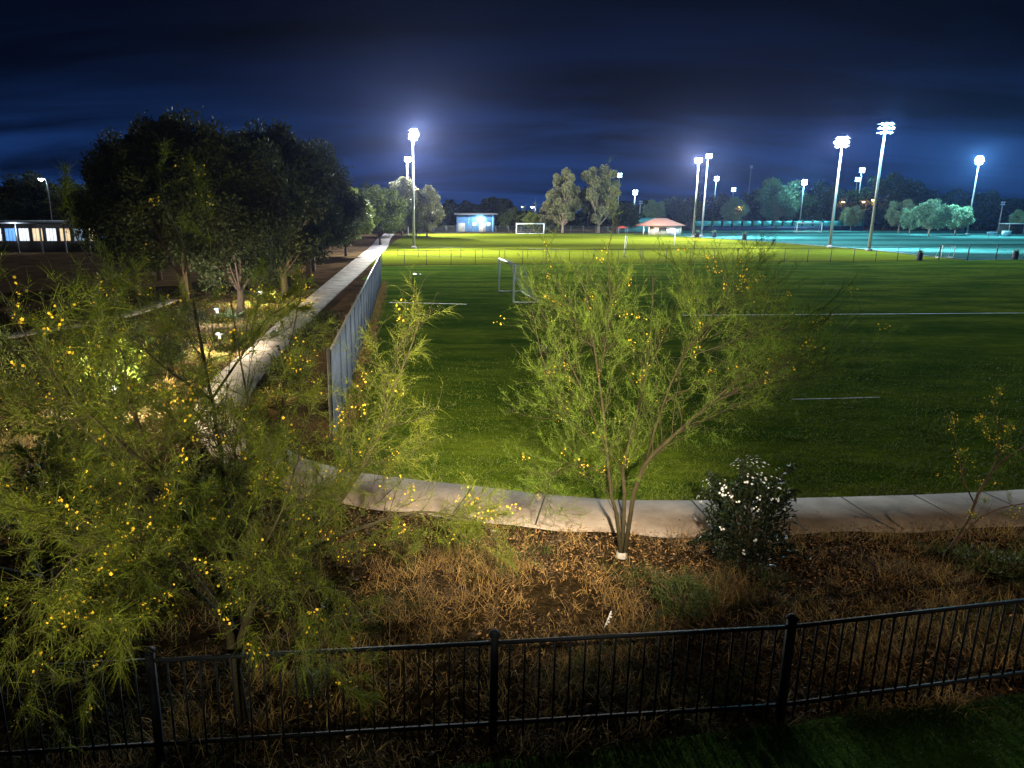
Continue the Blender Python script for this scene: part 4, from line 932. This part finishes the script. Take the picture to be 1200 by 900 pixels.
# ------------------------------------------------------------------ flood light masts
def mast(label, px, ytop, head, lit, cols=3, rows=2, face=None, lamp=0.46, r=0.22, group='floodlight masts', D=None, gap=1.16):
    b_ = g(*px) if D is None else at(px[0], px[1], D); t = at(px[0], ytop, b_.y); H = t.z
    root = thing('floodlight_mast', label, 'floodlight', (b_.x, b_.y, 0), 0, group)
    MB().tube([(0, 0, -.02), (0, 0, H * .5), (0, 0, H)], [r, r * .8, r * .5], 10).build('pole', M['steel'], root, smooth=True)
    MB().lathe((0, 0, 0), [(r * 1.9, 0), (r * 1.9, .25), (r * 1.3, .3), (r, .34)], 12).build('base', M['concrete'], root)
    f = Vector((face[0] - b_.x, face[1] - b_.y, 0)).normalized(); s_ = Vector((-f.y, f.x, 0))
    for i in range(rows):
        z = H - 0.25 - i * lamp * gap; wid = (cols - 1) * lamp * gap
        MB().bar(tuple(s_ * (-wid / 2 - .2) + Vector((0, 0, z))), tuple(s_ * (wid / 2 + .2) + Vector((0, 0, z))), 0.06, 6).build('cross_arm', M['steel'], root)
        n_c = cols - 1 if (rows > 2 and i != 1) else cols; wid = (n_c - 1) * lamp * gap
        for k in range(n_c):
            c = s_ * (-wid / 2 + k * lamp * gap) + Vector((0, 0, z)) + f * .30
            dr = (f + Vector((0, 0, -.55))).normalized(); prof = [(c - dr * lamp * .5, .10), (c - dr * lamp * .38, lamp * .22), (c - dr * lamp * .1, lamp * .44), (c + dr * .05, lamp * .5)]
            h = MB().tube([tuple(q[0]) for q in prof], [q[1] for q in prof], 12, cap=False).build('lamp', M['steel'], root, smooth=True)
            MB().tube([tuple(c + dr * .0), tuple(c + dr * .045)], [lamp * .46, lamp * .47], 12).build('lens', M[head], h)
    return root, Vector((b_.x, b_.y, H - .6)), f
def flood(root, pos, f, watts, color, tgt, angle=120, glow=0.0):
    spot('floodlight', pos + f * 0.9, tgt, watts, color, angle, 0.5, 0.5, parent=root)
    if glow: point('floodlight_spill', pos + f * 0.95 + Vector((0, 0, -0.2)), glow * 2.6, tuple(c * k for c, k in zip(color, (0.82, 0.88, 1.0 / max(color[2], .01)))), 0.5, parent=root)
r1, p1, f1 = mast('tall white lit mast rising from the bright grass at the left end', (485, 291), 151, 'lamp_flood', 1, 3, 3, (24, 60), 0.5); flood(r1, p1, f1, FLOOD_W, FLOOD, (12, 88, 0), 128, 22000)
r1, p1, f1 = mast('shorter white lit mast just behind the tall left one', (478, 276), 184, 'lamp_flood', 1, 3, 2, (20, 120)); flood(r1, p1, f1, FLOOD_W, FLOOD, (32, 172, 0), 140, 26000)
r1, p1, f1 = mast('white lit mast right of the red roofed building, left of a close pair', (812, 278), 185, 'lamp_flood', 1, 3, 2, (20, 110)); flood(r1, p1, f1, FLOOD_W, FLOOD, (26, 140, 0), 125, 26000)
r1, p1, f1 = mast('bluish lit mast, right one of the close middle pair', (822, 277), 180, 'lamp_blue', 1, 3, 2, (80, 110), group=None); flood(r1, p1, f1, COURT_W, CYAN, (95, 150, 0), 120, 14000)
r1, p1, f1 = mast('white lit mast tilted to the right in front of the turf field', (972, 290), 160, 'lamp_flood', 1, 4, 3, (26, 80), 0.46, gap=1.25); flood(r1, p1, f1, FLOOD_W, FLOOD, (16, 118, 0), 100, 18000)
r1, p1, f1 = mast('tallest mast with separate small blue lamps at the turf edge', (1018, 294), 143, 'lamp_blue', 1, 4, 3, (52, 40), 0.30, gap=1.95); flood(r1, p1, f1, COURT_W, CYAN, (100, 130, 0), 120, 9000)
r1, p1, f1 = mast('blue lit mast standing right of the cyan trees', (1133, 275), 183, 'lamp_blue', 1, 3, 3, (90, 110), 0.6); flood(r1, p1, f1, COURT_W, CYAN, (100, 150, 0), 130, 15000)
for (x, y, D, lit, lab) in [
    (723, 203, 262, 'lamp_cyan', 'far lit mast behind the limb of the right gum tree'),
    (742, 223, 250, 'lamp_blue', 'far blue lit mast right of the gum trees'),
    (749, 235, 215, 'lamp_off', 'short unlit grey mast right of the black rounded tree'),
    (835, 207, 262, 'lamp_blue', 'far blue lit mast behind the close middle pair'),
    (856, 220, 280, 'lamp_cyan', 'dim far mast above the small cyan tree'),
    (874, 194, 290, 'lamp_off', 'tall far unlit mast between middle pair and cyan tree'),
    (937, 211, 224, 'lamp_blue', 'blue lit mast beside the tall cyan tree'),
    (1002, 197, 240, 'lamp_blue', 'far blue lit mast between the two tallest right masts, brighter one'),
    (998, 208, 262, 'lamp_cyan', 'far mast between the two tallest right masts, dimmer lower one'),
    (1171, 236, 212, 'lamp_off', 'short dark unlit mast near the right edge')]:
    r1, p1, f1 = mast(lab, (x, 262), y, lit, 1, 2, 2, (70, 40), 0.7 if lit != 'lamp_off' else .5, 0.2, None, D=D)
    if lit == 'lamp_blue': point('floodlight_spill', p1 + f1 * 1.2, 9000, CYAN, 0.5, parent=r1)
    if x == 937: spot('floodlight', p1 + f1 * 1.0, (100, 190, 0), 60000, CYAN, 150, .5, .5, parent=r1)

# street lamps
def street_lamp(label, x, y, D, head, watts, color, s=1.0):
    t = at(x, y, D); root = thing('street_lamp', label, 'street lamp', (t.x, t.y, 0)); H = t.z
    MB().tube([(0.9, 0, -.02), (0.9, 0, H * .9), (0.7, 0, H + .1), (0.2, 0, H + .2)], [.11, .08, .06, .05], 8).build('pole', M['dark_steel'], root)
    h = MB().lathe((0, 0, H), [(0, .16), (.2 * s, .14), (.42 * s, .02), (.44 * s, -.04)], 14).build('lamp_head', M['dark_steel'], root)
    MB().lathe((0, 0, H), [(.40 * s, -.03), (.36 * s, -.2 * s), (.2 * s, -.34 * s), (0, -.38 * s)], 14).build('lens', M[head], h)
    if watts: point('street_light', (t.x, t.y, H - .5 * s), watts, color, 0.2, parent=root)
street_lamp('bright star-like lamp above the roofs at the far left', 48, 209, 120, 'lamp_blue', 2600, BLUEW)
street_lamp('white street lamp behind the far goal, left of the gum trees', 624, 242, 225, 'lamp_flood', 3000, FLOOD)
street_lamp('dim white street lamp left of the one behind the far goal', 612, 242, 235, 'lamp_cyan', 0, FLOOD, .7)
street_lamp('white street lamp between the two gum trees', 687, 242, 222, 'lamp_flood', 3000, FLOOD)
street_lamp('orange lamp glowing inside the dark tree right of the middle masts', 870, 241, 226, 'lamp_orange', 3500, (1, .5, .15), 1.3)
street_lamp('orange lamp beside the short lit mast by the tall cyan tree', 938, 236, 236, 'lamp_orange', 900, (1, .5, .25))
street_lamp('leftmost orange lamp of the three between the tallest right masts', 988, 236, 236, 'lamp_orange', 900, (1, .5, .25))
street_lamp('middle orange lamp of the three between the tallest right masts', 1012, 236, 232, 'lamp_orange', 1200, (1, .5, .2))
street_lamp('orange lamp nearest the tallest mast, right of two others', 1023, 234, 232, 'lamp_orange', 1200, (1, .5, .2))
street_lamp('low orange lamp under the trees behind the pale goal', 967, 262, 222, 'lamp_orange', 500, (1, .5, .2), .8)

# garden lights beside the path
def garden_light(label, loc, watts, color=(1.0, 0.88, 0.6), h=0.55):
    root = thing('garden_light', label, 'garden light', loc, 0, 'garden lights left of the path')
    MB().bar((0, 0, 0), (0, 0, h), 0.03, 8).build('stem', M['black_iron'], root)
    MB().lathe((0, 0, h), [(.055, 0), (.055, .14), (0, .14)], 12).build('bulb', M['lamp_garden'], root)
    MB().lathe((0, 0, h), [(.17, .165), (.13, .21), (.03, .25), (0, .25)], 14).build('cap', M['black_iron'], root)
    point('garden_lamp', (loc[0] + .0, loc[1] - 0.22, h + .35), watts, color, 0.08, parent=root)
garden_light('garden light glowing through the leaves of the large spreading tree', (-9.15, 19.3, 0), 4200, (1, .88, .50))
garden_light('garden light beside the path where its pavement is brightest', (-9.0, 28.4, 0), 1700, (1, .85, .58))
garden_light('white garden light in front of the pale agave', (-11.4, 35.9, 0), 800, (1, .97, .9))
garden_light('garden light behind the first lit trunk, by the yellow green agave', (-11.2, 43.9, 0), 2400, (1, .86, .5))
garden_light('small garden light hidden low among shrubs at the left', (-11.6, 16.6, 0), 900)

# ------------------------------------------------------------------ buildings
def wall_box(mb, c, s): mb.box(c, s)
# long low lit building at far left
lb = thing('low_building', 'long low building with a row of lit windows at the far left', 'building', (-58, 103, 0))
MB().box((0, 3, 1.9), (27, 6, 3.8)).build('wall', M['dark_wall'], lb)
MB().box((0, 1.2, 4.08), (28.5, 10.5, 0.30)).build('roof', M['grey_roof'], lb)
for k in range(9): MB().box((-13 + k * 3.25, -3.6, 1.95), (0.16, 0.16, 3.92)).build('column', M['grey_roof'], lb)
wm_ = ['win_blue', 'win_white', 'win_dim', 'win_warm', 'win_white', 'win_blue', 'win_white', 'win_warm', 'win_white', 'win_warm', 'win_dim', 'win_warm', 'win_blue', 'win_white']
for k in range(14):
    x = -12.6 + k * 1.93; f = MB().box((x, -0.03, 2.35), (1.62, 0.08, 1.9)).build('window', M['grey_roof'], lb)
    pb = MB(); w3 = 1.42 / 3
    for j in range(3): pb.box((x - w3 + j * w3, -0.09, 2.35), (w3 - .07, 0.03, 1.7))
    pb.build('pane', M[wm_[k]], f)
point('porch_light', (-58, 98.5, 3.4), 500, (.8, .9, 1), .2, parent=lb)
# apartments with small lit windows
ap = thing('apartment_block', 'dark apartment block with a few tiny lit windows above the low building', 'building', (-86, 158, 0))
MB().box((0, 5, 5.2), (46, 10, 10.4)).build('wall', M['dark_wall'], ap)
MB().box((0, 5, 10.55), (47, 11, 0.3)).build('roof', M['grey_roof'], ap)
for (px, py, m_) in [(5, 231, 'win_warm'), (11, 236, 'win_warm'), (33, 238, 'win_white'), (34, 243, 'win_warm'), (56, 235, 'win_blue'), (57, 240, 'win_white'), (77, 237, 'win_warm'), (86, 243, 'win_dim'), (92, 243, 'win_white'), (92, 247, 'win_dim'), (83, 235, 'win_warm')]:
    t = at(px, py, 157.9); f = MB().box((t.x + 86, -0.05, t.z), (1.15, 0.1, 1.3)).build('window', M['grey_roof'], ap)
    MB().box((t.x + 86, -0.12, t.z), (0.95, 0.04, 1.1)).build('pane', M[m_], f)
# blue lit hall
bh = thing('hall', 'low hall with a blue lit front behind the left of the pitch', 'building', (9.0, 207, 0))
MB().box((0, 4, 2.3), (10.6, 8, 4.6)).build('wall', M['blue_lit_wall'], bh)
MB().box((0, 3.4, 4.85), (12, 10, 0.5)).build('roof', M['grey_roof'], bh)
for x in (-4.0, 1.9): 
    f = MB().box((x, -0.04, 1.2), (1.9, 0.1, 2.4)).build('door', M['cream'], bh); MB().box((x + .6, -0.12, 1.1), (0.1, 0.06, 0.3)).build('handle', M['dark_steel'], f)
MB().box((-2.0, -0.06, 2.3), (0.5, 0.16, 4.5)).build('pilaster', M['blue_lit_wall'], bh); MB().box((4.9, -0.06, 2.3), (0.5, 0.16, 4.5)).build('pilaster', M['blue_lit_wall'], bh)
MB().box((0, -1.66, 4.72), (12.1, 0.14, 0.16)).build('gutter', M['steel'], bh)
for x in (-0.4, 3.7):
    f = MB().box((x, -0.05, 2.0), (1.3, 0.1, 1.2)).build('window', M['grey_roof'], bh); MB().box((x, -0.12, 2.0), (1.1, 0.04, 1.0)).build('pane', M['win_dim'], f)
wl = MB().box((1.6, -0.2, 3.7), (0.5, 0.3, 0.3)).build('wall_lamp', M['lamp_blue'], bh)
point('hall_light', (10.6, 205.9, 3.7), 1500, (.45, .72, 1), .15, parent=bh)
# concession stand with red hip roof
cb = thing('pavilion', 'cream pavilion with a red hipped roof by the middle masts', 'building', (52.6, 177, 0))
MB().box((1.2, 1.6, 1.15), (6.6, 5.0, 2.3)).build('wall', M['cream'], cb)
hv = np.array([(-5, -1.6, 2.3), (5.2, -1.6, 2.3), (5.2, 5, 2.3), (-5, 5, 2.3), (-1.3, 1.7, 3.95), (1.5, 1.7, 3.95)])
MB().add(np.concatenate([hv, hv[:4] - (0, 0, .18)]), [(0, 1, 5, 4), (2, 3, 4, 5), (0, 6, 7, 1), (1, 7, 8, 2), (2, 8, 9, 3), (3, 9, 6, 0), (6, 9, 8, 7)], [(1, 2, 5), (3, 0, 4)]).build('roof', M['red_roof'], cb)
for x in (-4.7, -3.4): MB().box((x, -1.3, 1.1), (.2, .2, 2.2)).build('column', M['cream'], cb)
f = MB().box((2.6, -0.94, 1.0), (0.95, 0.08, 2.0)).build('door', M['white_frame'], cb); MB().box((2.9, -1.0, 1.0), (.06, .06, .16)).build('handle', M['dark_steel'], f)
f = MB().box((0, -0.93, 1.4), (1.8, 0.07, 0.8)).build('window', M['dark_wall'], cb); MB().box((0, -1.05, .95), (2.0, .25, .06)).build('sill', M['cream'], f)
point('pavilion_light', (50, 172.5, 3.4), 900, (1, .86, .66), .2, parent=cb)
# teal shed behind it
ts = thing('shed', 'teal roofed shed behind the left side of the red roofed pavilion', 'building', (55, 205, 0))
MB().box((0, 3, 1.3), (9, 5, 2.6)).build('wall', M['teal'], ts)
MB().add([(-5, 0, 2.6), (5, 0, 2.6), (5, 6, 2.6), (-5, 6, 2.6), (-5, 3, 3.8), (5, 3, 3.8)], [(0, 1, 5, 4), (2, 3, 4, 5), (0, 3, 2, 1)], [(1, 2, 5), (3, 0, 4)]).build('roof', M['teal'], ts)
# wind screen fence at the back of the turf
ws = thing('windscreen_fence', 'teal windscreen fence panels along the back of the turf field', 'fence', (74, 219, 0))
for k in range(18):
    MB().bar((k * 3.0, 0, 0), (k * 3.0, 0, 3.2), .07, 6).build('post', M['dark_steel'], ws)
    if k < 17: MB().box((1.5 + k * 3.0, 0.0, 2.05), (2.4, 0.05, 1.5)).build('screen', M['teal'], ws)
MB().box((25.5, -0.2, .6), (51, .12, 1.1)).build('lower_board', M['navy'], ws)
rc = thing('canopy', 'small red canopy at the far edge of the pitch left of the pavilion', 'canopy', (at(729, 272, 184).x, 184, 0))
for sx in (-1, 1):
    for sy in (-1, 1): MB().bar((sx * 1.1, sy * .8, 0), (sx * 1.1, sy * .8, 1.5), .04, 6).build('leg', M['steel'], rc)
MB().add([(-1.3, -1, 1.5), (1.3, -1, 1.5), (1.3, 1, 1.5), (-1.3, 1, 1.5), (0, 0, 2.1)], [(0, 3, 2, 1)], [(0, 1, 4), (1, 2, 4), (2, 3, 4), (3, 0, 4)]).build('cover', M['red'], rc)
# shelter, bench, box at the right end
sh = thing('shelter', 'dark flat roofed shelter at the right edge beyond the turf', 'shelter', (at(1194, 270, 185).x, 185, 0))
MB().box((0, 0, 2.55), (8, 3.4, .22)).build('roof', M['steel'], sh); MB().box((0, 1.6, 1.2), (7.6, .1, 2.4)).build('wall', M['dark_wall'], sh)
for x in (-3.7, 0, 3.7): MB().bar((x, -1.5, 0), (x, -1.5, 2.44), .07, 8).build('column', M['steel'], sh)
bn = thing('bench', 'pale blue bench at the turf edge left of the shelter', 'bench', (g(1163, 277).x, g(1163, 277).y, 0))
MB().box((0, 0, .45), (2.4, .4, .06)).build('seat', M['blue_frame'], bn); MB().box((0, .25, .8), (2.4, .06, .4)).build('backrest', M['blue_frame'], bn)
for x in (-1, 1): MB().box((x, 0, .21), (.08, .4, .42)).build('leg', M['steel'], bn)
bx = thing('storage_box', 'light blue storage box right of the pale blue bench', 'box', (g(1179, 277).x, g(1179, 277).y, 0))
MB().box((0, 0, .55), (1.5, .9, 1.1)).build('body', M['blue_frame'], bx); MB().box((0, 0, 1.15), (1.6, 1.0, .1)).build('lid', M['white_frame'], bx)

# ------------------------------------------------------------------ thin night air
me = bpy.data.meshes.new('haze')
x0, x1, y0, y1, z0, z1 = -170, 345, -12, 310, -1.2, 20.5
me.from_pydata([(x0, y0, z0), (x1, y0, z0), (x1, y1, z0), (x0, y1, z0), (x0, y0, z1), (x1, y0, z1), (x1, y1, z1), (x0, y1, z1)], [], [(0, 3, 2, 1), (4, 5, 6, 7), (0, 1, 5, 4), (1, 2, 6, 5), (2, 3, 7, 6), (3, 0, 4, 7)])
hm = bpy.data.materials.new('haze'); hm.use_nodes = True; t = hm.node_tree; t.nodes.clear()
ho = N(t, 'ShaderNodeOutputMaterial'); pv = N(t, 'ShaderNodeVolumePrincipled'); pv.inputs['Color'].default_value = (0.38, 0.46, 1.0, 1); pv.inputs['Density'].default_value = HAZE_DENSITY
pv.inputs['Anisotropy'].default_value = 0.80
t.links.new(pv.outputs[0], ho.inputs['Volume']); me.materials.append(hm)
ho_ = bpy.data.objects.new('haze', me); COL.objects.link(ho_); ho_['kind'] = 'stuff'; tag(ho_, 'thin night air glowing round the floodlights', 'haze')
